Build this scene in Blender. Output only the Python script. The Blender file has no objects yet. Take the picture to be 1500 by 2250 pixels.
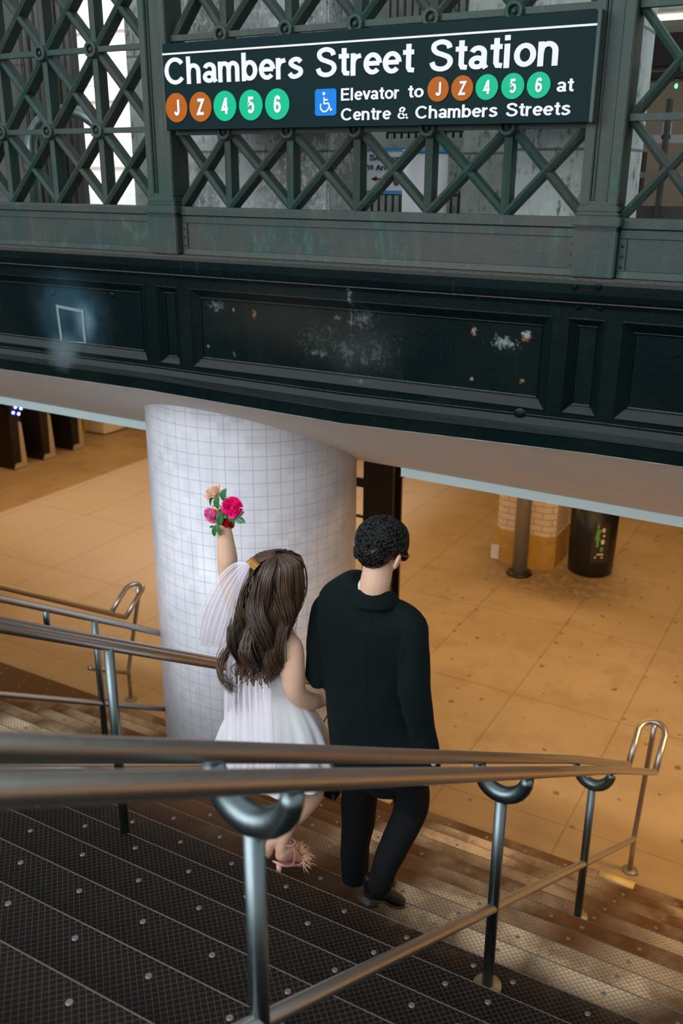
import bpy, bmesh, math, random
from mathutils import Vector, Matrix, noise
random.seed(7)
C = bpy.data.collections.new('place'); bpy.context.scene.collection.children.link(C)
sc = bpy.context.scene
# ---------------------------------------------------------------- coordinate frame
# all positions are written in stair goings (0.30 m): x along the steps, y down the flight, z up,
# measured from the eye; W() turns them into metres above the concourse floor
U = 0.30
EH, ES, Y0 = 4.153, 0.605, 4.522          # eye height above nosing line, pitch of flight, first nosing
ZF = -EH - ES * (Y0 + 15)                 # concourse floor
def nz(Y): return -EH - ES * Y
FLOORZ = -ZF * 0.30
def W(x, y, z): return Vector((x * U, y * U, z * U + FLOORZ))
# ---------------------------------------------------------------- camera
pt, yw, rl = math.radians(19.822), math.radians(29.335), math.radians(0.34)
fwd = Vector((-math.sin(yw) * math.cos(pt), math.cos(yw) * math.cos(pt), -math.sin(pt)))
rgt = Vector((math.cos(yw), math.sin(yw), 0)); up = rgt.cross(fwd)
RX = math.cos(rl) * rgt + math.sin(rl) * up; UY = -math.sin(rl) * rgt + math.cos(rl) * up
cam = bpy.data.cameras.new('camera'); camo = bpy.data.objects.new('camera', cam); C.objects.link(camo)
camo.matrix_world = Matrix.Translation(W(0, 0, 0)) @ Matrix((RX, UY, -fwd)).transposed().to_4x4()
cam.sensor_fit = 'VERTICAL'; cam.sensor_height = 36; cam.sensor_width = 24; cam.lens = 2054 / 2250 * 36
cam.clip_start = 0.05; cam.clip_end = 300
cam.dof.use_dof = True; cam.dof.focus_distance = 3.75; cam.dof.aperture_fstop = 2.8
sc.camera = camo
def at(px, py, Y):                        # sight line through an image pixel met with the upright plane y = Y
    r = fwd + (px - 750) / 2054 * RX - (py - 1125) / 2054 * UY
    r = r * (Y / r.y); return Vector((r.x, r.y, r.z))
# ---------------------------------------------------------------- world, light, exposure
wd = bpy.data.worlds.new('world'); sc.world = wd; wd.use_nodes = True
bg = wd.node_tree.nodes['Background']; bg.inputs[1].default_value = 0.82
_nt = wd.node_tree; _tc = _nt.nodes.new('ShaderNodeTexCoord'); _sx = _nt.nodes.new('ShaderNodeSeparateXYZ'); _mr = _nt.nodes.new('ShaderNodeMapRange'); _cm = _nt.nodes.new('ShaderNodeMix')
_cm.data_type = 'RGBA'; _cm.inputs[6].default_value = (.13, .12, .115, 1); _cm.inputs[7].default_value = (.88, .95, 1, 1)   # dim paving below the horizon, overcast sky above
_mr.inputs[1].default_value = -.12; _mr.inputs[2].default_value = .06
_nt.links.new(_tc.outputs['Generated'], _sx.inputs[0]); _nt.links.new(_sx.outputs[2], _mr.inputs[0]); _nt.links.new(_mr.outputs[0], _cm.inputs[0]); _nt.links.new(_cm.outputs[2], bg.inputs[0])
sc.view_settings.view_transform = 'Standard'; sc.view_settings.look = 'None'
sc.view_settings.exposure = 0.14; sc.view_settings.gamma = 1; sc.view_settings.use_curve_mapping = False
def area(name, x, y, z, sx, sy, power, col, rot=(0, 0, 0)):
    l = bpy.data.lights.new(name, 'AREA'); l.shape = 'RECTANGLE'; l.size = sx; l.size_y = sy
    l.energy = power; l.color = col
    o = bpy.data.objects.new(name, l); C.objects.link(o); o.location = W(x, y, z); o.rotation_euler = rot
    return o
ZC = -6.20                                # concourse ceiling
WARM = (1.0, 0.64, 0.30)
LAMPS = [(4, 20.6), (-8, 26), (-8, 33), (-8, 42), (-22, 26), (-22, 33), (-22, 42), (-36, 26), (-36, 33), (-36, 42)]
for i, (x, y) in enumerate(LAMPS):
    area('concourse_lamp', x, y, ZC - .35, 2.4, 0.5, 24 if i else 95, WARM)
# daylight falling down the open stairwell from the street behind the viewer
DL = area('daylight_opening', -13, -12, 7.0, 8.0, 4.5, 540, (.90, .95, 1.0))
DL.rotation_euler = (W(-11, 15, -5) - W(-13, -12, 7.0)).to_track_quat('-Z', 'Y').to_euler()
# unseen area lamp, added to brighten the facade across the street
SK = area('facade_fill', -58, 38, 22, 14, 9, 2300, (1.0, .96, .95)); SK.rotation_euler = (W(-55, 58, 4) - W(-58, 38, 22)).to_track_quat('-Z', 'Y').to_euler()
# ---------------------------------------------------------------- materials
MATS = {}
class G:
    """small node helper"""
    def __init__(s, name):
        m = bpy.data.materials.new(name); m.use_nodes = True; s.m = m; s.t = m.node_tree
        s.b = s.t.nodes['Principled BSDF']; s.l = s.t.links.new; MATS[name] = m
        s.geo = s.t.nodes.new('ShaderNodeNewGeometry').outputs['Position']
        s.obj = s.t.nodes.new('ShaderNodeTexCoord').outputs['Object']
    def n(s, typ): return s.t.nodes.new('ShaderNode' + typ)
    def put(s, sock, v):
        if isinstance(v, (int, float)): sock.default_value = v
        elif isinstance(v, tuple): sock.default_value = v if len(v) == len(sock.default_value) else tuple(v) + (1,)
        else: s.l(v, sock)
    def math(s, op, a, b=0.0, c=None, clamp=False):
        n = s.n('Math'); n.operation = op; n.use_clamp = clamp
        s.put(n.inputs[0], a); s.put(n.inputs[1], b)
        if c is not None: s.put(n.inputs[2], c)
        return n.outputs[0]
    def sep(s, v): n = s.n('SeparateXYZ'); s.l(v, n.inputs[0]); return n.outputs
    def noise(s, v, scale, detail=4, rough=.55, stretch=None, dist=0):
        if stretch:
            mp = s.n('Mapping'); s.l(v, mp.inputs[0]); mp.inputs[3].default_value = stretch; v = mp.outputs[0]
        n = s.n('TexNoise'); s.l(v, n.inputs['Vector']); n.inputs['Scale'].default_value = scale
        n.inputs['Detail'].default_value = detail; n.inputs['Roughness'].default_value = rough; n.inputs['Distortion'].default_value = dist
        return n.outputs['Fac']
    def voro(s, v, scale):
        n = s.n('TexVoronoi'); s.l(v, n.inputs['Vector']); n.inputs['Scale'].default_value = scale
        return n.outputs['Distance'], n.outputs['Color']
    def ramp(s, v, a, b):
        n = s.n('MapRange'); s.put(n.inputs[0], v); n.inputs[1].default_value = a; n.inputs[2].default_value = b; n.clamp = True
        n.interpolation_type = 'SMOOTHSTEP'
        return n.outputs[0]
    def mix(s, f, a, b):
        n = s.n('Mix'); n.data_type = 'RGBA'; s.put(n.inputs[0], f); s.put(n.inputs[6], a); s.put(n.inputs[7], b); return n.outputs[2]
    def bump(s, h, strength=.3, dist=.01):
        n = s.n('Bump'); s.put(n.inputs['Height'], h); n.inputs['Strength'].default_value = strength; n.inputs['Distance'].default_value = dist
        s.l(n.outputs[0], s.b.inputs['Normal'])
    def fin(s, col, rough=.5, metal=0.0, spec=None):
        s.put(s.b.inputs['Base Color'], col); s.put(s.b.inputs['Roughness'], rough); s.put(s.b.inputs['Metallic'], metal)
        if spec is not None: s.b.inputs['Specular IOR Level'].default_value = spec
        return s.m
def plain(name, col, rough=.5, metal=0.0, var=.12, scale=12, bump=0, spec=None):
    g = G(name); n = g.noise(g.geo, scale)
    c = g.mix(n, tuple(c * (1 - var) for c in col), tuple(min(1, c * (1 + var)) for c in col))
    if bump: g.bump(n, bump)
    return g.fin(c, rough, metal, spec)
def glow(name, col, st):
    g = G(name); g.fin(col, .4); g.b.inputs['Emission Color'].default_value = tuple(col) + (1,); g.b.inputs['Emission Strength'].default_value = st; return g.m
# patinated bronze-green lattice
def m_patina(name, base, brown, green, amt=.5):
    g = G(name)
    a = g.ramp(g.noise(g.geo, 2.6, 5, .6), .35, .65); b = g.ramp(g.noise(g.geo, 7, 6, .7, (1, 1, .5)), .56, .72)
    st = g.ramp(g.noise(g.geo, 22, 4, .6, (1, 1, .12)), .5, .8)
    c = g.mix(a, base, brown); c = g.mix(g.math('MULTIPLY', b, amt), c, green); c = g.mix(g.math('MULTIPLY', st, .16), c, (.13, .17, .145))
    g.bump(g.noise(g.geo, 60, 4), .12, .01)
    return g.fin(c, .55, .0, .35)
PAT = m_patina('patinated_green_iron', (.017, .046, .036), (.036, .046, .038), (.02, .12, .08), .45)
PATB = m_patina('patinated_green_plate', (.018, .040, .035), (.042, .046, .039), (.035, .17, .115), .38)
# black-green painted girder with chalk, rusty marks, dust, painted highlights
def m_girder():
    g = G('black_green_enamel')
    x, y, z = g.sep(g.geo)
    n1 = g.noise(g.geo, 30, 5, .65); n2 = g.noise(g.geo, 3.2, 5, .6)
    c = g.mix(g.ramp(n2, .35, .7), (.0010, .0055, .0065), (.0035, .0085, .008))
    drip = g.ramp(g.noise(g.geo, 40, 3, .6, (1, 1, .06)), .62, .85)
    c = g.mix(g.math('MULTIPLY', drip, .18), c, (.08, .11, .10))
    rough = g.math('ADD', .26, g.math('MULTIPLY', n1, .25))
    def blob(p, rx, rz, col, k, cut, sc_=40):
        nonlocal c
        w = W(*p)
        dx = g.math('DIVIDE', g.math('SUBTRACT', x, w.x), rx); dz = g.math('DIVIDE', g.math('SUBTRACT', z, w.z), rz)
        d = g.math('SQRT', g.math('ADD', g.math('MULTIPLY', dx, dx), g.math('MULTIPLY', dz, dz)))
        nn = g.noise(g.geo, sc_, 5, .7)
        v = g.ramp(g.math('SUBTRACT', g.math('ADD', nn, cut), g.math('MULTIPLY', d, .5)), .35, .62)
        c = g.mix(g.math('MULTIPLY', v, k), c, col)
    Yp = 16.27
    def q(px, py): return tuple(at(px, py, Yp))
    chalk = (.26, .31, .31)
    blob(q(800, 700), .20, .16, chalk, .35, .04); blob(q(775, 770), .26, .18, chalk, .4, .04, 22)
    blob(q(700, 775), .22, .05, chalk, .45, 0, 25); blob(q(745, 700), .06, .05, chalk, .6, .05)
    blob(q(778, 650), .03, .12, chalk, .5, .1); blob(q(480, 680), .10, .05, chalk, .4, -.02)
    blob(q(1110, 752), .16, .07, chalk, .7, .07, 50); blob(q(830, 770), .4, .3, chalk, .25, -.03, 50); blob(q(700, 740), .5, .3, chalk, .2, -.03, 60); blob(q(480, 670), .14, .06, chalk, .45, .06)
    blob(q(800, 835), .22, .03, chalk, .5, 0, 30)
    blob(q(1158, 738), .05, .055, (.30, .13, .06), .9, .12); blob(q(1158, 733), .028, .03, (.25, .3, .33), .9, .2)
    blob(q(1150, 835), .03, .03, (.28, .13, .07), .9, .12); blob(q(1045, 728), .03, .04, (.3, .2, .16), .9, .12)
    blob(q(1040, 832), .025, .035, (.3, .24, .2), .9, .1); blob(q(775, 702), .02, .10, (.33, .23, .2), .8, .1)
    blob(q(563, 688), .03, .055, (.35, .15, .07), .9, .12); blob(q(727, 720), .03, .04, (.3, .15, .1), .9, .1)
    blob(q(518, 778), .02, .03, (.35, .3, .22), .9, .08); blob(q(462, 760), .03, .03, (.2, .17, .14), .8, .05)
    blob(q(517, 680), .02, .03, (.3, .33, .3), .9, .08)
    # pale overspray around the taped rectangle
    def soft(p, rx, rz, col, k):
        nonlocal c
        w = W(*p); dx = g.math('DIVIDE', g.math('SUBTRACT', x, w.x), rx); dz = g.math('DIVIDE', g.math('SUBTRACT', z, w.z), rz)
        d = g.math('SQRT', g.math('ADD', g.math('MULTIPLY', dx, dx), g.math('MULTIPLY', dz, dz)))
        v = g.math('SUBTRACT', 1, g.ramp(g.math('ADD', d, g.math('MULTIPLY', g.noise(g.geo, 9, 4, .6), .5)), .25, 1.25))
        c = g.mix(g.math('MULTIPLY', v, k), c, col)
    soft(q(160, 690), .36, .34, (.04, .10, .135), .6); soft(q(190, 705), .12, .16, (.13, .22, .28), .65); soft(q(150, 765), .16, .14, (.15, .22, .25), .6)
    soft(q(158, 712), .10, .14, (.012, .03, .04), .9); soft(q(785, 765), .35, .22, (.035, .045, .04), .5); soft(q(640, 700), .8, .25, (.022, .022, .018), .7)
    dust = g.noise(g.geo, 90, 4, .7)
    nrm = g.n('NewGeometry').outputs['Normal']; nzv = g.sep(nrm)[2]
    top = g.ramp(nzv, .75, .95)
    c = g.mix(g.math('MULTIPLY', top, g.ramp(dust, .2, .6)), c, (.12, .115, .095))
    slope_lit = g.math('MULTIPLY', g.ramp(nzv, .25, .6), g.math('SUBTRACT', 1, top)); c = g.mix(g.math('MULTIPLY', slope_lit, .55), c, (.062, .068, .062))  # sloped mouldings painted greyer, as if catching light
    rough = g.math('ADD', rough, g.math('MULTIPLY', top, .35), clamp=True)
    g.bump(g.noise(g.geo, 45, 5, .6), .16, .01)
    return g.fin(c, rough, 0, .06)
UG = 0.2484                                # smaller unit: scales the girder and street-level bay down about the eye
U = UG
GIR = m_girder()
U = 0.30
def m_plaster():
    g = G('grey_stucco'); n = g.noise(g.geo, 3, 5); f = g.noise(g.geo, 160, 3, .7)
    c = g.mix(g.ramp(n, .35, .65), (.86, .80, .74), (.80, .79, .76)); g.bump(f, .5, .006); return g.fin(c, .8)
PLAS = m_plaster()
CAULK = plain('white_caulk', (.72, .72, .68), .7, bump=.3)
STRIP = plain('pale_blue_paint', (.66, .82, .82), .5, var=.03, scale=3)
def m_tile():
    g = G('white_wall_tile'); x, y, z = g.sep(g.obj)
    an = g.math('ARCTAN2', y, x); R_ = 2.371 * U; tile = .0857
    nT = round(2 * math.pi * R_ / tile)
    u = g.math('MULTIPLY', an, nT / (2 * math.pi)); v = g.math('DIVIDE', z, tile)
    def line(t): return g.math('ABSOLUTE', g.math('SUBTRACT', g.math('FRACT', t), .5))
    wob = g.math('MULTIPLY', g.noise(g.obj, 1.4, 1), .05)
    m = g.math('MAXIMUM', line(u), line(g.math('ADD', v, wob)))
    gr = g.ramp(m, .472, .484)
    blot = g.ramp(g.noise(g.obj, 1.8, 4, .6), .4, .7)
    fl = g.n('TexWhiteNoise'); fl.noise_dimensions = '2D'
    cb = g.n('CombineXYZ'); g.l(g.math('FLOOR', g.math('ADD', u, .5)), cb.inputs[0]); g.l(g.math('FLOOR', g.math('ADD', v, .5)), cb.inputs[1]); g.l(cb.outputs[0], fl.inputs[0])
    c = g.mix(fl.outputs[0], (.76, .765, .84), (.88, .87, .93)); c = g.mix(g.math('MULTIPLY', blot, .25), c, (.66, .74, .79))
    d, _ = g.voro(g.obj, 2.6); sp = g.ramp(g.noise(g.obj, 16, 5, .8, (1, 1, .5)), .64, .72)
    c = g.mix(g.math('MULTIPLY', sp, .55), c, (.30, .38, .40))
    c = g.mix(g.math('MULTIPLY', gr, .55), c, (.27, .33, .35))
    g.bump(g.math('SUBTRACT', 1, gr), .5, .004)
    return g.fin(c, g.math('ADD', .26, g.math('MULTIPLY', gr, .5)), 0, .4)
TILE = m_tile()
def m_floor():
    g = G('tan_terrazzo'); x, y, z = g.sep(g.geo)
    n1 = g.noise(g.geo, .45, 5, .6); n2 = g.noise(g.geo, 2.2, 6, .65); fine = g.noise(g.geo, 55, 4, .8)
    c = g.mix(g.ramp(n1, .3, .7), (.43, .30, .155), (.53, .39, .215))
    c = g.mix(g.math('MULTIPLY', g.ramp(n2, .45, .7), .45), c, (.34, .22, .105)); c = g.mix(g.math('MULTIPLY', g.ramp(fine, .3, .8), .22), c, (.26, .17, .09))
    # paler slab field on the left, browner margin by the stairs and by the turnstiles
    pale = g.math('MULTIPLY', g.ramp(x, -16 * U, -20 * U), g.math('SUBTRACT', 1, g.ramp(x, -36.2 * U, -36.5 * U)))
    c = g.mix(g.math('MULTIPLY', pale, g.math('MULTIPLY', g.ramp(y, 21 * U, 31 * U), .85)), c, (.72, .64, .60))
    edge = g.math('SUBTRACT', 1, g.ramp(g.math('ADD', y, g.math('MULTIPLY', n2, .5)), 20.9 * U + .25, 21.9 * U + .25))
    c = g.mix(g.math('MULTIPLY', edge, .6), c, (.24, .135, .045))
    def joint(t, p0, per, w):
        f = g.math('ABSOLUTE', g.math('SUBTRACT', g.math('FRACT', g.math('ADD', g.math('DIVIDE', g.math('SUBTRACT', t, p0 * U), per * U), .5)), .5))
        return g.math('LESS_THAN', f, w / (per * U))
    j = g.math('MAXIMUM', joint(x, -4.75, 3.46, .006), joint(y, 20.5, 5.66, .006))
    c = g.mix(g.math('MULTIPLY', j, g.math('ADD', .15, g.math('MULTIPLY', n2, .6))), c, (.12, .075, .03))
    # trodden gum, stains round the bin
    vx = g.n('TexVoronoi'); vx.voronoi_dimensions = '2D'; vx.inputs['Scale'].default_value = 3.8; ad = g.n('VectorMath'); ad.operation = 'ADD'
    nn = g.n('TexNoise'); nn.inputs['Scale'].default_value = 14; g.l(g.geo, nn.inputs['Vector'])
    sc2 = g.n('VectorMath'); sc2.operation = 'SCALE'; sc2.inputs['Scale'].default_value = .05; g.l(nn.outputs['Color'], sc2.inputs[0])
    g.l(g.geo, ad.inputs[0]); g.l(sc2.outputs[0], ad.inputs[1]); g.l(ad.outputs[0], vx.inputs['Vector'])
    cr = g.sep(vx.outputs['Color'])[0]
    gum = g.math('LESS_THAN', vx.outputs['Distance'], g.math('MULTIPLY', g.math('MAXIMUM', g.math('SUBTRACT', cr, .45), 0), .2))
    gum = g.math('MULTIPLY', gum, g.ramp(x, -16 * U, -11 * U))
    c = g.mix(g.math('MULTIPLY', gum, .7), c, (.09, .075, .07))
    w = W(-9.8, 35.6, 0)
    d = g.math('SQRT', g.math('ADD', g.math('POWER', g.math('DIVIDE', g.math('SUBTRACT', x, w.x), 1.25), 2), g.math('POWER', g.math('DIVIDE', g.math('SUBTRACT', y, w.y), .7), 2)))
    st = g.math('MULTIPLY', g.math('SUBTRACT', 1, g.ramp(d, .3, 1.15)), g.ramp(g.noise(g.geo, 9, 5, .7), .25, .6))
    c = g.mix(g.math('MULTIPLY', st, .75), c, (.14, .085, .04))
    g.bump(fine, .08, .004)
    return g.fin(c, g.math('ADD', .42, g.math('MULTIPLY', n2, .2)), 0, .3)
FLO = m_floor()
LIT_SPOTS = [(-4.5, 11.5, 1.0, 1.9), (-3.3, 10.9, .8, 1.2), (-1.9, 11.1, 1.3, 1.3), (-6.0, 16.6, 1.6, 1.8), (-14.9, 12.2, 1.2, 1.6), (-7.2, 14.0, .7, 2.0)]  # tread patches with pools of light painted over the worn metal
def m_tread():
    g = G('checker_tread_plate'); x, y, z = g.sep(g.geo)
    per = .090 * U
    def fam(op):
        t = g.math('DIVIDE', g.math(op, x, y), per)
        return g.math('ABSOLUTE', g.math('SUBTRACT', g.math('FRACT', t), .5))
    m = g.math('MAXIMUM', fam('ADD'), fam('SUBTRACT')); ln = g.ramp(m, .425, .465)
    nrm = g.n('NewGeometry').outputs['Normal']; nzv = g.sep(nrm)[2]; ln = g.math('MULTIPLY', ln, g.ramp(nzv, .4, .8))
    wn = g.noise(g.geo, 1.5, 4, .6); f = g.noise(g.geo, 9, 5, .7); gn = g.noise(g.geo, 120, 3, .8)
    # worn metal where people walk, away from the rails; light pools painted in too
    def lane(cx, r): return g.math('SUBTRACT', 1, g.ramp(g.math('ABSOLUTE', g.math('SUBTRACT', x, cx * U)), r * .35 * U, r * U))
    lanes = g.math('MAXIMUM', g.math('MAXIMUM', lane(-4.4, 1.9), lane(-.6, 2.2)), g.math('MAXIMUM', lane(-16.5, 2.4), g.math('MULTIPLY', lane(-7.6, 1.2), .25)))
    wear_lit = g.math('MULTIPLY', g.math('MULTIPLY', lanes, .55), g.ramp(wn, .36, .62)); yn = g.math('ADD', y, g.math('MULTIPLY', g.math('SUBTRACT', f, .5), .5)); wear_lit = g.math('MULTIPLY', wear_lit, g.ramp(yn, 9.4 * U, 11.4 * U))
    wn2 = g.ramp(g.noise(g.geo, 3.4, 5, .65), .36, .6)
    for (sx, sy, rx_, ry_) in LIT_SPOTS:
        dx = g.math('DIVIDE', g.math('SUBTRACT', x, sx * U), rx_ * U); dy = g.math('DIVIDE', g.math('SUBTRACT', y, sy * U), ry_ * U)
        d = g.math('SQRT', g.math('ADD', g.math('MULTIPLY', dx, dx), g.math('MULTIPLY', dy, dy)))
        wear_lit = g.math('MAXIMUM', wear_lit, g.math('MULTIPLY', g.math('SUBTRACT', 1, g.ramp(d, .35, 1.1)), g.math('ADD', .35, g.math('MULTIPLY', wn2, .65))))
    dark = g.mix(f, (.006, .0035, .0025), (.013, .008, .006)); hall_tint = g.mix(f, (.085, .028, .006), (.17, .07, .02))
    low = g.ramp(yn, 8.6 * U, 12.4 * U)
    base = g.mix(g.math('MULTIPLY', low, .8), dark, hall_tint)  # lower steps tinted orange-brown, standing in for warm hall light
    bare_lit = g.mix(gn, (.62, .47, .30), (.88, .72, .50)); c = g.mix(wear_lit, base, bare_lit)
    hi = g.mix(low, (.062, .058, .052), (.10, .05, .016)); lo = (.07, .03, .010)
    c = g.mix(g.math('MULTIPLY', ln, .8), c, g.mix(wear_lit, hi, lo))
    g.bump(g.math('SUBTRACT', 1, ln), .35, .003)
    return g.fin(c, g.math('ADD', .33, g.math('MULTIPLY', f, .28)), g.math('MULTIPLY', wear_lit, .25), .12)
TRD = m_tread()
NOSE = plain('worn_nosing_edge', (.10, .08, .055), .5, .3, .5, 40)
BOLT = plain('steel_bolt', (.22, .20, .17), .4, .5, .25)
BPL = plain('tarnished_base_plate', (.26, .19, .12), .5, .4, .3, 30)
def m_steel(name, col, rough):
    g = G(name); n = g.noise(g.geo, 70, 3, .6, (.2, .2, 1)); b = g.noise(g.geo, 3, 4)
    c = g.mix(b, tuple(v * .8 for v in col), col)
    return g.fin(c, g.math('ADD', rough, g.math('MULTIPLY', n, .12)), 1.0)
STEEL = m_steel('brushed_steel', (.17, .215, .225), .32)
STEELW = m_steel('hand_worn_steel', (.56, .53, .49), .33)
SIGN = plain('dark_green_sign_enamel', (.0032, .017, .019), .5, var=.06, scale=60, bump=.04, spec=.07)
WHT = plain('white_sign_vinyl', (.80, .80, .82), .5, var=.01, spec=.2)
ORG = plain('orange_bullet', (.42, .10, .004), .5, var=.02, spec=.15); GRN = plain('green_bullet', (.0, .46, .23), .5, var=.02, spec=.15)
LBLU = plain('print_blue', (.06, .30, .62), .5, var=.02)
BLU = plain('blue_symbol', (.0, .20, .66), .5, var=.02, spec=.15)
TAPE = plain('silver_tape', (.17, .23, .25), .35, var=.3, scale=50)
BLACK = plain('black_paint', (.012, .010, .009), .4)
BIN = plain('black_bin_plastic', (.010, .009, .009), .35)
DKST = plain('dark_brown_steel', (.022, .014, .010), .35)
def m_brick():
    g = G('white_glazed_brick'); b = g.n('TexBrick'); mp = g.n('Mapping'); mp.inputs[2].default_value = (math.pi / 2, 0, 0)
    g.l(g.obj, mp.inputs[0]); g.l(mp.outputs[0], b.inputs[0])
    b.inputs['Color1'].default_value = (.78, .66, .52, 1); b.inputs['Color2'].default_value = (.72, .60, .46, 1); b.inputs['Mortar'].default_value = (.42, .30, .18, 1)
    b.inputs['Scale'].default_value = 1; b.inputs['Brick Width'].default_value = .23; b.inputs['Row Height'].default_value = .085; b.inputs['Mortar Size'].default_value = .006
    return g.fin(b.outputs[0], .3)
BRK = m_brick()
def m_yel():
    g = G('chipped_yellow_paint'); n = g.noise(g.geo, 7, 5, .7)
    return g.fin(g.mix(g.ramp(n, .4, .7), (.58, .33, .05), (.42, .26, .10)), .5)
YEL = m_yel(); YST = plain('worn_yellow_strip', (.62, .44, .16), .6, var=.25, scale=30)
GRYP = plain('grey_pipe_paint', (.30, .27, .24), .4, .3)
STONE = None
def m_stone(name, base, dark, lo, hi, white=.0):
    g = G(name); x, y, z = g.sep(g.geo)
    n = g.noise(g.geo, 1.6, 6, .7); f = g.noise(g.geo, 26, 6, .8, (1, 1, .35)); wn = g.noise(g.geo, 3, 5, .7)
    c = g.mix(g.ramp(n, lo, hi), base, dark)
    sp = g.ramp(g.math('ADD', f, g.math('MULTIPLY', wn, .5)), .78, .92)
    c = g.mix(g.math('MULTIPLY', sp, .8), c, (.02, .022, .02))
    if white: c = g.mix(g.math('MULTIPLY', g.ramp(g.noise(g.geo, 34, 5, .8, (1, 1, .7)), .5, .62), white), c, (.62, .66, .66))
    fz = g.math('ABSOLUTE', g.math('SUBTRACT', g.math('FRACT', g.math('DIVIDE', g.math('SUBTRACT', z, W(0, 0, .40).z), 1.75 * U)), .5))
    c = g.mix(g.math('MULTIPLY', g.math('GREATER_THAN', fz, .487), .7), c, (.05, .055, .05))
    g.bump(f, .2, .01); return g.fin(c, .8)
ST1 = m_stone('mottled_whitewashed_stone', (.62, .66, .66), (.22, .23, .21), .40, .62, .8)
ST2 = m_stone('grey_concrete', (.42, .46, .42), (.26, .29, .26), .35, .65)
ST3 = m_stone('dark_stone', (.14, .14, .125), (.08, .085, .08), .35, .65)
ST4 = m_stone('pale_washed_stone', (.70, .76, .75), (.48, .52, .50), .35, .65, .5)
FAC = plain('pale_facade', (.80, .74, .72), .8, var=.1, scale=.6)
FLU = plain('fluted_iron', (.10, .10, .085), .5, bump=.05)
CEIL = plain('concourse_ceiling_paint', (.6, .55, .48), .8)
WALL = plain('concourse_wall_tile', (.6, .5, .38), .5)
def m_skin(name, col):
    g = G(name); n = g.noise(g.geo, 35, 4)
    g.fin(g.mix(n, tuple(c * .93 for c in col), tuple(min(1, c * 1.05) for c in col)), .5, 0, .4)
    g.b.inputs['Subsurface Weight'].default_value = .12; g.b.inputs['Subsurface Radius'].default_value = (.02, .008, .004); g.bump(g.noise(g.geo, 300, 3), .06, .001); return g.m
SKW = m_skin('fair_skin', (.80, .50, .35)); SKM = m_skin('warm_skin', (.72, .45, .32))
def m_wool():
    g = G('black_wool'); f = g.noise(g.geo, 500, 2); n = g.noise(g.geo, 7, 3, .5, (1, 1, .5))
    g.fin(g.mix(n, (.0016, .0050, .0060), (.0028, .0075, .0082)), .85, 0, .15); g.b.inputs['Sheen Weight'].default_value = .05; g.b.inputs['Sheen Roughness'].default_value = .5
    g.b.inputs['Sheen Tint'].default_value = (.3, .45, .45, 1)
    g.bump(g.math('ADD', g.math('MULTIPLY', f, .03), n), .35, .03); return g.m
WOOL = m_wool()
TRS = plain('black_trouser_wool', (.004, .005, .006), .85, var=.3, scale=8, spec=.2)
SHIRT = plain('white_shirt', (.75, .72, .72), .7)
LEA = plain('black_leather', (.006, .008, .009), .32, var=.2)
SOLE = plain('worn_sole_edge', (.018, .015, .012), .6)
HAIRB = plain('black_hair', (.004, .0036, .0036), .36, var=.3, spec=.45)
STUB = plain('dark_stubble', (.06, .035, .025), .8)
def m_hair():
    g = G('brown_hair'); at_ = g.n('Attribute'); at_.attribute_name = 'tone'; t = at_.outputs['Fac']
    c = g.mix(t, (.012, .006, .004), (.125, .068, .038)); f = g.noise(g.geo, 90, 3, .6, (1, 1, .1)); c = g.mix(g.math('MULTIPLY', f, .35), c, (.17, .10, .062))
    return g.fin(c, .36, 0, .5)
HAIR = m_hair()
def m_dress():
    g = G('white_satin'); n = g.noise(g.geo, 9, 3, .5, (1, 1, .25)); g.fin((.86, .87, .90), .55, 0, .3); g.bump(n, .25, .02); return g.m
DRS = m_dress()
def m_tulle():
    g = G('lavender_tulle'); tr = g.n('BsdfTransparent'); df = g.n('BsdfDiffuse'); tl = g.n('BsdfTranslucent'); a = g.n('MixShader'); b = g.n('MixShader')
    df.inputs[0].default_value = (.97, .93, .99, 1); tl.inputs[0].default_value = (.99, .92, .98, 1); a.inputs[0].default_value = .35
    g.l(df.outputs[0], a.inputs[1]); g.l(tl.outputs[0], a.inputs[2])
    uv = g.n('Attribute'); uv.attribute_name = 'fold'; f = uv.outputs['Fac']
    g.put(b.inputs[0], g.math('ADD', .06, g.math('MULTIPLY', f, .8), clamp=True)); g.l(tr.outputs[0], b.inputs[1]); g.l(a.outputs[0], b.inputs[2])
    out = [n for n in g.t.nodes if n.type == 'OUTPUT_MATERIAL'][0]; g.l(b.outputs[0], out.inputs[0]); return g.m
TUL = m_tulle()
CLIP = plain('tortoiseshell', (.42, .20, .05), .25, var=.7, scale=60)
PINK = plain('hot_pink_petal', (.78, .004, .17), .5, var=.15, scale=30); LPNK = plain('pink_petal', (.78, .16, .40), .5, var=.2, scale=30)
RED = plain('red_petal', (.42, .003, .006), .5, var=.2, scale=30); CRM = plain('cream_petal', (.82, .56, .42), .5, var=.1, scale=30)
LEAF = plain('green_leaf', (.035, .15, .045), .4, var=.35, scale=30)
STRAP = plain('pink_strap', (.78, .42, .42), .35); FEA = plain('peach_feather', (.86, .52, .33), .7)
GLW = plain('white_sunglasses', (.8, .8, .8), .3); GLR = plain('dark_red_frame', (.12, .012, .01), .2)
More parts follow.
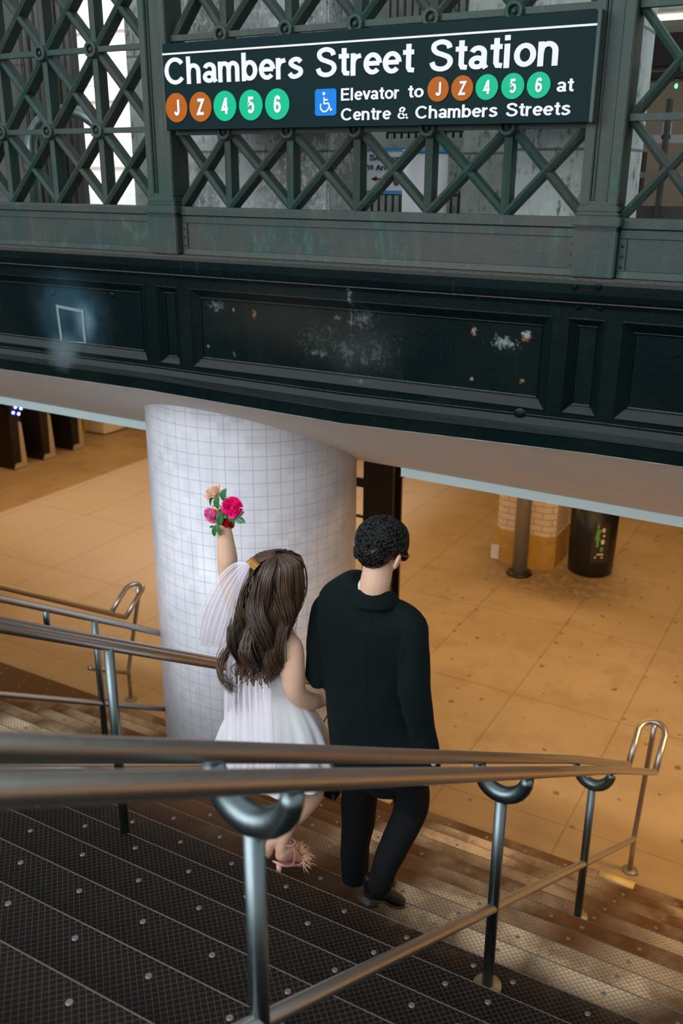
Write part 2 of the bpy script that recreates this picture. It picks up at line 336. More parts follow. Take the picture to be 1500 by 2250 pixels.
# ---------------------------------------------------------------- mesh helpers
def link(o, parent=None):
    C.objects.link(o)
    if parent is not None: o.parent = parent
    return o
def obj(name, bm, mat, parent=None, smooth=True, world=True):
    """bm is in metres, world coordinates; children of an Empty are shifted into its frame"""
    me = bpy.data.meshes.new(name)
    if parent is not None and world:
        off = parent.location.copy()
        if parent.parent is not None: off += parent.parent.location
        bmesh.ops.translate(bm, verts=bm.verts, vec=-off)
    bm.normal_update(); bm.to_mesh(me); bm.free()
    if smooth:
        for p in me.polygons: p.use_smooth = True
    if isinstance(mat, (list, tuple)):
        for m in mat: me.materials.append(m)
    else: me.materials.append(mat)
    return link(bpy.data.objects.new(name, me), parent)
def thing(name, label, cat, loc, group=None, kind=None):
    o = bpy.data.objects.new(name, None); C.objects.link(o); o.location = W(*loc); o.empty_display_size = .1
    return tag(o, label, cat, group, kind)
def tag(o, label=None, cat=None, group=None, kind=None):
    if label: o['label'] = label
    if cat: o['category'] = cat
    if group: o['group'] = group
    if kind: o['kind'] = kind
    return o
def B(): return bmesh.new()
def box(bm, x0, x1, y0, y1, z0, z1, bev=0):
    """box in goings"""
    a = W(min(x0, x1), min(y0, y1), min(z0, z1)); b = W(max(x0, x1), max(y0, y1), max(z0, z1))
    r = bmesh.ops.create_cube(bm, size=1); vs = r['verts']
    for v in vs: v.co = Vector((a.x + (v.co.x + .5) * (b.x - a.x), a.y + (v.co.y + .5) * (b.y - a.y), a.z + (v.co.z + .5) * (b.z - a.z)))
    if bev: bmesh.ops.bevel(bm, geom=list({e for v in vs for e in v.link_edges}), offset=bev, segments=2, affect='EDGES')
def frames(pts, ref):
    out = []
    for i, p in enumerate(pts):
        a = pts[max(0, i - 1)]; b = pts[min(len(pts) - 1, i + 1)]; t = (b - a).normalized()
        s = t.cross(ref)
        if s.length < 1e-4: s = t.cross(Vector((1, 0, .01)))
        s.normalize(); out.append((s, s.cross(t).normalized(), t))
    return out
def tube(bm, pts, rad, n=12, ref=(0, 1, 0), caps=True, power=2.0):
    """pts metres; rad = number or list of numbers / (side, other) pairs"""
    pts = [Vector(p) for p in pts]; ref = Vector(ref); fr = frames(pts, ref); rings = []
    for i, p in enumerate(pts):
        r = rad[i] if isinstance(rad, (list, tuple)) and not isinstance(rad[0], bool) and len(rad) == len(pts) else rad
        ra, rb = r if isinstance(r, tuple) else (r, r); s, o, t = fr[i]; ring = []
        for k in range(n):
            a = 2 * math.pi * k / n; ca, sa = math.cos(a), math.sin(a)
            ca = math.copysign(abs(ca) ** (2 / power), ca); sa = math.copysign(abs(sa) ** (2 / power), sa)
            ring.append(bm.verts.new(p + s * ra * ca + o * rb * sa))
        rings.append(ring)
    for a, b in zip(rings, rings[1:]):
        for k in range(n): bm.faces.new((a[k], a[(k + 1) % n], b[(k + 1) % n], b[k]))
    if caps:
        bm.faces.new(rings[0][::-1]); bm.faces.new(rings[-1])
    return rings
def spline(pts, n=6):
    P = [Vector(p) for p in pts]; P = [2 * P[0] - P[1]] + P + [2 * P[-1] - P[-2]]; out = []
    for i in range(1, len(P) - 2):
        for k in range(n):
            t = k / n; a, b, c, d = P[i - 1:i + 3]
            out.append(.5 * ((2 * b) + (c - a) * t + (2 * a - 5 * b + 4 * c - d) * t * t + (3 * b - a - 3 * c + d) * t ** 3))
    out.append(P[-2]); return out
def lerp_list(L, m):
    """resample list of numbers / pairs to m entries"""
    out = []
    for i in range(m):
        t = i / (m - 1) * (len(L) - 1); k = min(int(t), len(L) - 2); f = t - k; a, b = L[k], L[k + 1]
        out.append(tuple(a[j] + (b[j] - a[j]) * f for j in range(len(a))) if isinstance(a, tuple) else a + (b - a) * f)
    return out
def limb(bm, pts, rad, n=16, ref=(0, 1, 0), seg=5, power=2):
    """smooth tapered limb through world points in goings, radii in goings"""
    P = spline([W(*p) for p in pts], seg); R_ = lerp_list(rad, len(P))
    R_ = [(r[0] * U, r[1] * U) if isinstance(r, tuple) else r * U for r in R_]
    s = P[0] - P[1]; e = P[-1] - P[-2]
    def rr(r, k): return (r[0] * k, r[1] * k) if isinstance(r, tuple) else r * k
    def m_(r): return (r[0] + r[1]) / 2 if isinstance(r, tuple) else r
    s.normalize(); e.normalize()
    P = [P[0] + s * m_(R_[0]) * .8, P[0] + s * m_(R_[0]) * .5] + P + [P[-1] + e * m_(R_[-1]) * .5, P[-1] + e * m_(R_[-1]) * .8]
    R_ = [rr(R_[0], .35), rr(R_[0], .82)] + R_ + [rr(R_[-1], .82), rr(R_[-1], .35)]
    tube(bm, P, R_, n, ref, True, power)
def ell(bm, c, r, rot=None, seg=20, loc_m=False):
    """ellipsoid, goings"""
    M = Matrix.Translation(Vector(c) if loc_m else W(*c)) @ (rot.to_4x4() if rot else Matrix()) @ Matrix.Diagonal(tuple(v * U for v in r) + (1,))
    bmesh.ops.create_uvsphere(bm, u_segments=seg, v_segments=seg * 3 // 4, radius=1, matrix=M)
def remesh(o, vox=.007, it=6, fac=.6):
    m = o.modifiers.new('skin', 'REMESH'); m.mode = 'VOXEL'; m.voxel_size = vox; m.use_smooth_shade = True
    if it: s = o.modifiers.new('soften', 'SMOOTH'); s.iterations = it; s.factor = fac
    return o
def cyl(bm, x, y, z0, z1, r, n=24, r2=None):
    r2 = r if r2 is None else r2
    tube(bm, [W(x, y, z0), W(x, y, z1)], [r * U, r2 * U], n)
def copy_tree(o, parent=None, delta=None):
    c = o.copy(); C.objects.link(c)
    if parent is not None: c.parent = parent
    if delta is not None: c.location = o.location + delta
    for ch in list(o.children): copy_tree(ch, c)
    return c
def strokes(bm, paths, w, fmap, depth=.003, fdir=Vector((0, -1, 0))):
    depth0 = depth
    """stroke centre lines of one glyph as solid ribbons: paths are 2-D lists, fmap(u,v)->metres"""
    for pi_, path in enumerate(paths):
        depth = depth0 + pi_ * .0004
        P = [Vector((a, b)) for a, b in path]; closed = (P[0] - P[-1]).length < 1e-6
        if closed: P = P[:-1]
        n = len(P); L = []
        for i in range(n):
            if closed: a, b = P[i - 1], P[(i + 1) % n]
            else: a, b = P[max(0, i - 1)], P[min(n - 1, i + 1)]
            d1 = (P[i] - a); d2 = (b - P[i])
            d1 = d1.normalized() if d1.length > 1e-9 else d2.normalized(); d2 = d2.normalized() if d2.length > 1e-9 else d1
            t = (d1 + d2); t = t.normalized() if t.length > 1e-6 else d1
            nn = Vector((-t.y, t.x)); k = max(.5, abs(nn.dot(Vector((-d1.y, d1.x)))))
            L.append((P[i] + nn * w / 2 / k, P[i] - nn * w / 2 / k))
        V = []
        for l, r in L:
            a, b = fmap(l.x, l.y), fmap(r.x, r.y)
            V.append((bm.verts.new(a), bm.verts.new(b), bm.verts.new(a + fdir * depth), bm.verts.new(b + fdir * depth)))
        rng = range(n) if closed else range(n - 1)
        for i in rng:
            A, Bq = V[i], V[(i + 1) % n]
            bm.faces.new((A[2], A[3], Bq[3], Bq[2])); bm.faces.new((A[0], A[2], Bq[2], Bq[0])); bm.faces.new((A[3], A[1], Bq[1], Bq[3]))
        if not closed:
            for A in (V[0], V[-1]): bm.faces.new((A[0], A[1], A[3], A[2]))
def arc(cx, cy, rx, ry, a0, a1, n=14): return [(cx + rx * math.cos(math.radians(a0 + (a1 - a0) * i / n)), cy + ry * math.sin(math.radians(a0 + (a1 - a0) * i / n))) for i in range(n + 1)]
def sp2(pts, n=5): return [(v.x, v.y) for v in spline([(a, b, 0) for a, b in pts], n)]
SS = [(.455, .56), (.38, .645), (.27, .665), (.14, .60), (.13, .50), (.27, .40), (.43, .31), (.44, .17), (.30, .08), (.16, .085), (.07, .19)]
SC_ = [(.60, .72), (.54, .86), (.36, .925), (.17, .86), (.135, .72), (.22, .60), (.38, .53), (.57, .43), (.62, .27), (.52, .12), (.34, .075), (.16, .14), (.085, .30)]
GL = {  # glyph: (strokes, advance); cap height 1, stem .17
 'C': ([arc(.43, .5, .34, .42, 38, 322, 22)], .86), 'S': ([sp2(SC_)], .74), 'E': ([[(.6, .915), (.09, .915), (.09, .085), (.62, .085)], [(.09, .52), (.56, .52)]], .70),
 'h': ([[(.09, 0), (.09, 1)], [(.09, .38)] + arc(.28, .44, .19, .225, 150, 0, 10) + [(.47, 0)]], .62),
 'n': ([[(.09, 0), (.09, .74)], [(.09, .38)] + arc(.28, .44, .19, .225, 150, 0, 10) + [(.47, 0)]], .62),
 'm': ([[(.09, 0), (.09, .74)], [(.09, .40)] + arc(.25, .47, .155, .195, 150, 0, 10) + [(.405, 0)], [(.405, .40)] + arc(.565, .47, .155, .195, 150, 0, 10) + [(.72, 0)]], .87),
 'a': ([arc(.27, .50, .17, .165, 165, 0, 10) + [(.44, .14), (.50, .03)], arc(.25, .22, .16, .14, 0, 360, 16)], .58),
 'b': ([[(.09, 0), (.09, 1)], arc(.30, .37, .20, .285, 0, 360, 20)], .62), 'o': ([arc(.31, .37, .22, .285, 0, 360, 20)], .64),
 'e': ([arc(.30, .37, .21, .285, 0, 318, 18), [(.09, .375), (.51, .375)]], .60), 'r': ([[(.09, 0), (.09, .74)], [(.09, .40), (.12, .53), (.20, .62), (.34, .655)]], .41),
 's': ([sp2(SS)], .54), 't': ([[(.20, .93), (.20, .19), (.24, .10), (.37, .085)], [(.03, .665), (.36, .665)]], .40), 'i': ([[(.09, 0), (.09, .74)], [(.09, .84), (.09, 1)]], .27),
 'l': ([[(.09, 0), (.09, 1)]], .27), 'v': ([[(.06, .74), (.27, .04)], [(.48, .74), (.27, .04)]], .55), 'u': ([[(.09, .74), (.09, .3)] + arc(.28, .3, .19, .225, 180, 330, 9), [(.47, .74), (.47, 0)]], .62),
 '&': ([sp2([(.68, .05), (.50, .24), (.30, .50), (.19, .70), (.25, .87), (.36, .90), (.46, .80), (.40, .63), (.16, .42), (.10, .24), (.20, .10), (.36, .09), (.52, .20), (.60, .42)])], .78),
 'J': ([[(.42, 1), (.42, .28)] + arc(.26, .28, .16, .19, 0, -170, 9)], .52), 'Z': ([[(.05, .915), (.55, .915), (.07, .085), (.58, .085)]], .62),
 '4': ([[(.40, 0), (.40, 1)], [(.36, .93), (.07, .30), (.56, .30)]], .60), '5': ([[(.50, .915), (.16, .915), (.11, .52)] + arc(.28, .35, .21, .26, 125, -150, 16)], .60),
 '6': ([arc(.29, .32, .20, .24, 0, 360, 18), [(.46, .76)] + arc(.31, .72, .17, .2, 40, 150, 6) + [(.10, .55), (.09, .33)]], .60),
 'A': ([[(.04, 0), (.33, .96)], [(.62, 0), (.33, .96)], [(.15, .32), (.51, .32)]], .68), ' ': ([], .35)}
def word(txt, x0, x1, z0, cap, Y, name, mat, parent, w=.175, depth=.004):
    bm = B(); adv = 0; n = len(txt); tot = sum(GL[c][1] for c in txt) - .10; k = (x1 - x0) / tot
    for ch in txt:
        st, a = GL[ch]
        # draw at true stroke weight: map glyph u by k, v by cap
        def fm(u, v, adv=adv): return W(x0 + (u + adv) * k, Y, z0 + v * cap)
        strokes(bm, st, w, fm, depth); adv += a
    return obj(name, bm, mat, parent, smooth=False)
def disc(bm, x, z, r, Y, depth=.006, n=40):
    a = [bm.verts.new(W(x + r * math.cos(2 * math.pi * i / n), Y, z + r * math.sin(2 * math.pi * i / n))) for i in range(n)]
    b = [bm.verts.new(v.co + Vector((0, -depth, 0))) for v in a]
    bm.faces.new(b)
    for i in range(n): bm.faces.new((a[i], a[(i + 1) % n], b[(i + 1) % n], b[i]))
# ================================================================ SETTING: concourse floor, street slab, walls
bm = B(); box(bm, -62, 12, 18.3, 66, ZF - .5, ZF); tag(obj('floor', bm, FLO, smooth=False), kind='structure')
bm = B(); box(bm, -62, 12, 66, 66.5, ZF, ZC); tag(obj('wall_back', bm, WALL, smooth=False), kind='structure')
bm = B(); box(bm, 12, 12.5, -6, 66, ZF, -1.4); tag(obj('wall_right', bm, WALL, smooth=False), kind='structure')
bm = B(); box(bm, -62.5, -62, 18.3, 66, ZF, ZC); tag(obj('wall_left', bm, WALL, smooth=False), kind='structure')
bm = B(); box(bm, -62, 12, 18.6, 66, ZC, ZC + .4); tag(obj('ceiling', bm, CEIL, smooth=False), kind='structure')
U = UG
bm = B(); box(bm, -74, 14, 16.9, 120, -2.4, -1.72); tag(obj('floor', bm, ST2, smooth=False), kind='structure')
U = .30
bm = B(); box(bm, -62, -26.2, 10, 18.4, ZF, -1.4); tag(obj('wall_side', bm, WALL, smooth=False), kind='structure')
U = UG
# sloping stucco soffit between the iron girder and the concourse ceiling
bm = B()
k = .492; zz = lambda Y: -5.83 - k * (Y - 18.59)
st = [-31, -18.8, -13.5, -9, -5, -2.4, 14]
rows = []
for x in st:
    dz = -.11 * max(0, 1 - abs(x + 9) / 5)
    yb = 20.75 + (x + 24.5) / 21.3 * 1.55
    rows.append([bm.verts.new(W(x, 16.12, zz(16.12) + dz)), bm.verts.new(W(x, 18.6, zz(18.6) + dz * .4)), bm.verts.new(W(x, yb, zz(yb))), bm.verts.new(W(x, yb, zz(yb) + .6)), bm.verts.new(W(x, 16.6, -4.0))])
for a, b in zip(rows, rows[1:]):
    for i in range(4): bm.faces.new((a[i], b[i], b[i + 1], a[i + 1]))
sf = obj('trim_1', bm, PLAS, smooth=False); tag(sf, kind='structure')
bm = B(); pts = []
for i in range(90):
    x = -24 + i * .29; dz = -.11 * max(0, 1 - abs(x + 9) / 5)
    pts.append(W(x, 16.06 + noise.noise((x * 2, 0, 0)) * .02, -4.615 + dz + noise.noise((x * 3, 5, 0)) * .012))
tube(bm, pts, [.004 + .003 * abs(noise.noise((i * .7, 1, 2))) for i in range(90)], 6)
tag(obj('trim_2', bm, CAULK), kind='structure')
# pale strip along the lower edge of the soffit, in two lengths either side of the round column
def strip(x0, x1, nm):
    bm = B(); V = []
    for x in (x0, x1):
        yb = 20.75 + (x + 24.5) / 21.3 * 1.55; z = zz(yb)
        V.append([bm.verts.new(W(x, yb + dy, z + dzz)) for dy, dzz in ((-.06, .02), (-.06, -.23), (.25, -.23), (.25, .02))])
    for i in range(4): bm.faces.new((V[0][i], V[1][i], V[1][(i + 1) % 4], V[0][(i + 1) % 4]))
    bm.faces.new(V[0][::-1]); bm.faces.new(V[1])
    tag(obj(nm, bm, STRIP, smooth=False), kind='structure')
strip(-31, -18.2, 'trim_3'); strip(-10.38, 14, 'trim_4')
bm = B(); p = at(885, 1040, 22.2); box(bm, p.x - .09, p.x + .09, 22.1, 22.3, p.z - .1, p.z + .1, .004)
tag(obj('junction_box', bm, BLACK), 'small black box hanging from the soffit edge at the end of the pale strip', 'junction box')
U = .30
# ---------------------------------------------------------------- staircase
sta = thing('staircase', 'wide flight of dark checker-plate steps running down to the tan floor', 'staircase', (-12, 18.5, ZF))
bolt_me = None
vis = 0
for kk in range(-5, 15):
    Yn = Y0 + kk; z = nz(Yn)
    bm = B(); box(bm, -26.15, 11.95, Yn - 1.04, Yn, z - .05, z); box(bm, -26.15, 11.95, Yn - .05, Yn - .02, z - ES - .0, z - .04)
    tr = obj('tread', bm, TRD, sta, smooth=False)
    bm = B(); tube(bm, [W(-26.15, Yn - .004, z - .004), W(11.95, Yn - .004, z - .004)], .003, 8); obj('nosing', bm, NOSE, tr)
    xs = [-2.63 + .985 * i for i in range(0, 4)] + [-3.18 - .987 * i for i in range(0, 21)]
    for x in xs:
        y = Yn - .2; d = Vector((x, y, z)); dd = d.dot(fwd)
        px = 750 + 2054 * d.dot(RX) / dd if dd > 0 else -999; py = 1125 - 2054 * d.dot(UY) / dd if dd > 0 else -999
        if not (-20 < px < 1520 and 1400 < py < 2270): continue
        if bolt_me is None:
            b2 = B()
            prof = [(.0, .0015), (.0035, .0015), (.004, .003), (.0085, .0032), (.011, .001), (.0115, -.002)]
            rg = [[b2.verts.new((r * math.cos(a * math.pi / 8), r * math.sin(a * math.pi / 8), h)) for a in range(16)] for r, h in prof[1:]]
            b2.faces.new(rg[0])
            for A, D in zip(rg, rg[1:]):
                for i in range(16): b2.faces.new((A[i], A[(i + 1) % 16], D[(i + 1) % 16], D[i]))
            bolt_me = bpy.data.meshes.new('bolt'); b2.to_mesh(bolt_me); b2.free(); bolt_me.materials.append(BOLT)
        bo = bpy.data.objects.new('bolt', bolt_me); link(bo, tr); bo.location = W(x, y, z) + Vector((0, 0, .0005)) - sta.location
for (xa, xb, lb) in ((-3.39, -2.58, 'worn yellow strip on the lowest step edge beside the near handrail foot'), (-9.35, -8.8, 'worn yellow strip on the lowest step edge behind the man\'s knees'), (-14.4, -13.8, 'worn yellow strip on the lowest step edge left of the round column')):
    bm = B(); box(bm, xa, xb, Y0 + 13.78, Y0 + 14.02, nz(Y0 + 14) - .03, nz(Y0 + 14) + .03, .003)
    tag(obj('warning_strip', bm, YST), lb, 'warning strip', 'yellow strips on the lowest step')
# ---------------------------------------------------------------- handrails
def rail_z(Y, H=3.13): return nz(Y) + H
def flange(x, y, z, par, r=.19):
    bm = B(); cyl(bm, x, y, z, z + .035, r, 24, r * .96); obj('base_plate', bm, BPL, par)
RR = .0222; PR = .0215
def handrail(xa, xb, label, posts, ystart, yend=19.4, saddle=True, stopy=None, low=True, lowstart=None):
    t = thing('handrail', label, 'handrail', ((xa + xb) / 2, 12, nz(12)), 'steel handrails on the stairs')
    xm = (xa + xb) / 2; end = stopy or yend
    def rtop(Y):
        return rail_z(Y) + (.0 if Y < 14.2 else -.02 * (Y - 14.2))
    ys = [ystart + (end - ystart) * i / 24 for i in range(25)]
    xs = (xa, xb) if xb != xa else (xa,)
    for x in xs:
        bm = B(); tube(bm, [W(x, y, rtop(y)) for y in ys], RR, 16); obj('top_rail', bm, STEELW, t)
    if not stopy:
        bm = B(); pts = []; z0 = rtop(yend); Ye = yend + .75; ze = z0 + .55; r = (xa - xb) / 2
        pts = [W(xa, yend, z0), W(xa, Ye - .3, z0 + .35)]
        for i in range(9):
            a = math.pi * i / 8; pts.append(W(xm + r * math.cos(a), Ye - .02 + .30 * math.sin(a), ze + .12 * math.sin(a)))
        pts += [W(xb, Ye - .3, z0 + .35), W(xb, yend, z0)]
        tube(bm, pts, RR, 16); obj('end_loop', bm, STEELW, t)
        # end post: short upright on the floor, then leaning forward up to the loop
        bm = B(); tube(bm, [W(xm, yend + .25, ZF), W(xm, yend + .25, ZF + 1.05), W(xm, yend + .95, ze - .3), W(xm, Ye + .22, ze + .08)], PR * .9, 16, ref=(1, 0, 0)); obj('post', bm, STEELW, t)
        flange(xm, yend + .25, ZF, t)
    for y in posts:
        k_ = math.ceil((y - Y0) - 1e-6); zb = nz(Y0 + k_); bm = B()
        top = rtop(y) - (.42 if saddle else .0)
        tube(bm, [W(xm if saddle else xa, y, zb), W(xm if saddle else xa, y, top)], PR, 18); obj('post', bm, STEEL, t); flange(xm if saddle else xa, y, zb, t)
        if saddle:
            bm = B(); z0 = rtop(y) - .08; P = []
            for i in range(13):
                a = math.pi + math.pi * i / 12; P.append(W(xm + (xa - xb) / 2 * math.cos(a), y + .0, z0 + .33 * math.sin(a)))
            tube(bm, P, [.022 + .010 * math.sin(math.pi * i / 12) for i in range(13)], 16); obj('saddle', bm, STEEL, t)
    if low:
        yl = end + .25 if not stopy else end
        bm = B(); P = [W(xm, y, nz(y) + 1.02) for y in ((lowstart or ystart), ((lowstart or ystart) + 14.2) / 2, 14.2, min(yl, 18.9)) if y >= (lowstart or ystart)]
        if not stopy: P.append(W(xm, yl, ZF + .95))
        tube(bm, P, .0195, 16); obj('lower_rail', bm, STEELW, t)
    return t
handrail(-2.6, -3.2, 'near steel double handrail crossing the foreground, on saddle brackets and blue-grey posts', [4.04, 9.10, 14.2], -1.0)
rA = handrail(-8.5, -9.1, 'steel handrail passing in front of the round column to behind the bride', [8.53, 13.55], 2.0, yend=18.6, saddle=False)
rB = handrail(-13.6, -13.6, 'thin steel handrail that ends against the round tiled column', [13.3], 6.0, stopy=15.9, saddle=False)
bm = B(); tube(bm, [W(-13.6, 12.0, rail_z(12.0)), W(-13.6, 12.0, rail_z(12) - .5)], .019, 14); obj('stub', bm, STEEL, rB)
handrail(-18.5, -19.1, 'farthest steel handrail ending in a bright loop left of the round column', [9.3, 14.3], 6.0, lowstart=18.0)
# ---------------------------------------------------------------- round tiled column
ccx, ccy, cr = -11.86, 16.966, 2.371; KG = UG / .30
bm = B(); n = 96; rb, rt = [], []
for i in range(n):
    a = 2 * math.pi * i / n; x = ccx + cr * math.cos(a); y = ccy + cr * math.sin(a)
    rb.append(bm.verts.new(W(x, y, ZF))); rt.append(bm.verts.new(W(x, y, zz(y / KG) * KG + .04)))
for i in range(n): bm.faces.new((rb[i], rb[(i + 1) % n], rt[(i + 1) % n], rt[i]))
bm.faces.new(rt); bm.faces.new(rb[::-1])
col = obj('column', bm, TILE); off = W(ccx, ccy, ZF)
for v in col.data.vertices: v.co -= off
col.location = off; tag(col, 'massive round column clad in small white square tiles beside the stairs', 'column')
for p in col.data.polygons: p.use_smooth = abs(p.normal.z) < .3
U = UG
# ---------------------------------------------------------------- iron girder
gd = thing('iron_girder', 'black-green cast iron girder with moulded panels spanning above the stairs', 'girder', (-9, 16.3, -4.6))
prof = [(16.62, -1.60), (16.1, -1.62), (15.97, -1.64), (15.91, -1.70), (15.91, -1.86), (15.93, -1.96), (16.0, -2.0), (15.96, -2.02), (16.05, -2.04), (16.06, -2.10)]
prof2 = [(16.10, -4.04), (16.06, -4.05), (16.06, -4.09), (15.97, -4.20), (15.93, -4.30), (15.92, -4.33), (15.95, -4.35), (15.95, -4.585), (16.0, -4.60), (16.62, -4.60)]
def sweep(name, prof, par, mat=GIR, deform=True):
    bm = B(); xs = [-26, -22, -18.8, -16, -14, -12, -10.5, -9, -7.5, -6, -4, -2.4, 0, 5]; rows = []
    for x in xs:
        dz = -.11 * max(0, 1 - abs(x + 9) / 5) if deform else 0
        rows.append([bm.verts.new(W(x, y, z + dz * (1 if z < -4.2 else .5))) for y, z in prof])
    for a, b in zip(rows, rows[1:]):
        for i in range(len(prof) - 1): bm.faces.new((a[i], a[i + 1], b[i + 1], b[i]))
    o = obj(name, bm, mat, par, smooth=False); return o
sweep('ledge', prof, gd, deform=False); sweep('lower_moulding', prof2, gd)
bm = B(); box(bm, -31, 14, 16.32, 16.62, -4.55, -1.62); obj('back_web', bm, GIR, gd, smooth=False)
PN = [(-21.95, -14.02), (-13.69, -13.1), (-12.77, -4.87), (-4.58, -3.95), (-3.66, 4.2)]
bm = B(); box(bm, -26, 5, 16.08, 16.4, -2.28, -2.04); box(bm, -26, 5, 16.08, 16.4, -4.14, -3.96)
xs = [-26] + [v for p in PN for v in p] + [5]
for i in range(0, len(xs), 2): box(bm, xs[i], xs[i + 1], 16.08, 16.4, -3.96, -2.28)
obj('frame', bm, GIR, gd, smooth=False)
for (x0, x1) in PN:
    bm = B(); z0, z1 = -3.96, -2.28; b = .21 if x1 - x0 > 2 else .16
    loops = [(0, 16.08), (.0, 16.065), (.02, 16.06), (.035, 16.08), (b * .85, 16.18), (b * .9, 16.165), (b, 16.17), (b + .01, 16.20)]
    R_ = []
    for d, y in loops: R_.append([bm.verts.new(W(*c)) for c in ((x0 + d, y, z0 + d), (x1 - d, y, z0 + d), (x1 - d, y, z1 - d), (x0 + d, y, z1 - d))])
    for A, D in zip(R_, R_[1:]):
        for i in range(4): bm.faces.new((A[i], A[(i + 1) % 4], D[(i + 1) % 4], D[i]))
    bm.faces.new(R_[-1]); obj('recessed_panel', bm, GIR, gd, smooth=False)
for (px, py) in ((1269, 674), (1317, 676), (1268, 627), (1319, 628), (1141, 912), (105, 646), (236, 650)):
    p = at(px, py, 16.05); bm = B()
    bmesh.ops.create_uvsphere(bm, u_segments=12, v_segments=8, radius=.016 if px != 1141 else .03, matrix=Matrix.Translation(W(p.x, 16.08 if px > 300 and py > 640 else (15.91 if px > 300 else 16.20), p.z)) @ Matrix.Diagonal((1, .45, 1, 1)))
    obj('rivet', bm, GIR, gd)
# taped rectangle on the left panel
tp = thing('tape_rectangle', 'silvery tape rectangle stuck on the left girder panel', 'tape', tuple(at(156, 712, 16.18)))
q = [at(*p, 16.19) for p in ((123, 669), (184, 681), (190, 754), (134, 752))]
for i, nm in enumerate(('tape', 'tape', 'tape', 'tape')):
    a, b = q[i], q[(i + 1) % 4]; c_ = sum(q, Vector()) / 4; bm = B(); ia, ib = a.lerp(c_, .17), b.lerp(c_, .17)
    if i == 2: ia, ib = a.lerp(c_, .07), b.lerp(c_, .07)
    V = [bm.verts.new(W(v.x, v.y - dy, v.z)) for dy in (0, .012) for v in (a, b, ib, ia)]
    bm.faces.new(V[4:]); [bm.faces.new((V[j], V[(j + 1) % 4], V[4 + (j + 1) % 4], V[4 + j])) for j in range(4)]
    obj(nm, bm, TAPE, tp, smooth=False)
# ---------------------------------------------------------------- kick plates (green base) between the posts
def kick(x0, x1, label, inset=True):
    t = thing('kick_plate', label, 'kick plate', ((x0 + x1) / 2, 16.4, -1.6), 'green base plates under the lattice')
    bm = B()
    P = [(16.45, -.64), (16.27, -.64), (16.25, -.68), (16.25, -.80), (16.30, -.83), (16.30, -.96), (16.33, -.97), (16.33, -1.48), (16.30, -1.49), (16.28, -1.60), (16.6, -1.60), (16.6, -.66)]
    A = [bm.verts.new(W(x0, y, z)) for y, z in P]; D = [bm.verts.new(W(x1, y, z)) for y, z in P]
    for i in range(len(P)): bm.faces.new((A[i], A[(i + 1) % len(P)], D[(i + 1) % len(P)], D[i]))
    bm.faces.new(A[::-1]); bm.faces.new(D); obj('plate', bm, PATB, t, smooth=False)
    if inset:
        for xa, xb in ((x0, x0 + .12), (x1 - .12, x1)):
            bm = B(); box(bm, xa, xb, 16.29, 16.34, -1.49, -.97); obj('end_strip', bm, PATB, t, smooth=False)
        for j in range(3):
            for xe in (x0 + .06, x1 - .06):
                bm = B(); ell(bm, (xe, 16.29, -1.08 - j * .17), (.028, .02, .028), seg=10); obj('screw', bm, BLACK, t)
    return t
kick(-27, -13.87, 'green patinated base plate under the left lattice bay', False)
kick(-13.05, -4.62, 'long green patinated base plate under the sign bay')
kick(-3.9, 5, 'green patinated base plate under the right lattice bay')
# ---------------------------------------------------------------- lattice posts
def post(x0, x1, label):
    xm = (x0 + x1) / 2
    t = thing('lattice_post', label, 'post', (xm, 16.4, -1.6), 'iron posts of the lattice screen')
    bm = B(); a, b = x0 + .03, x1 - .03; box(bm, a, a + .17, 16.14, 16.7, -.45, 6.5, .004); box(bm, b - .17, b, 16.14, 16.7, -.45, 6.5, .004); box(bm, a + .1, b - .1, 16.22, 16.6, -.45, 6.5); box(bm, a + .1, b - .1, 16.15, 16.3, -.5, -.38)
    obj('shaft', bm, PAT, t, smooth=False)
    for xx in (a + .20, b - .20):
        bm = B(); box(bm, xx - .02, xx + .02, 16.18, 16.24, -.38, 6.5, .003); obj('bead', bm, PAT, t, smooth=False)
    bm = B()
    for (d, z0, z1) in ((.0, -.56, -.45), (.02, -.62, -.56), (.07, -.78, -.62), (.02, -.84, -.78)): box(bm, x0 - d, x1 + d, 16.12 - d, 16.7, z0, z1, .006)
    obj('collar', bm, PAT, t, smooth=False)
    bm = B(); box(bm, x0 - .02, x1 + .02, 16.12, 16.7, -1.60, -.84, .005); obj('plinth', bm, PATB, t, smooth=False)
post(-13.83, -13.09, 'left iron lattice post with recessed face and moulded collar')
post(-4.62, -3.93, 'right iron lattice post beside the end of the station sign')
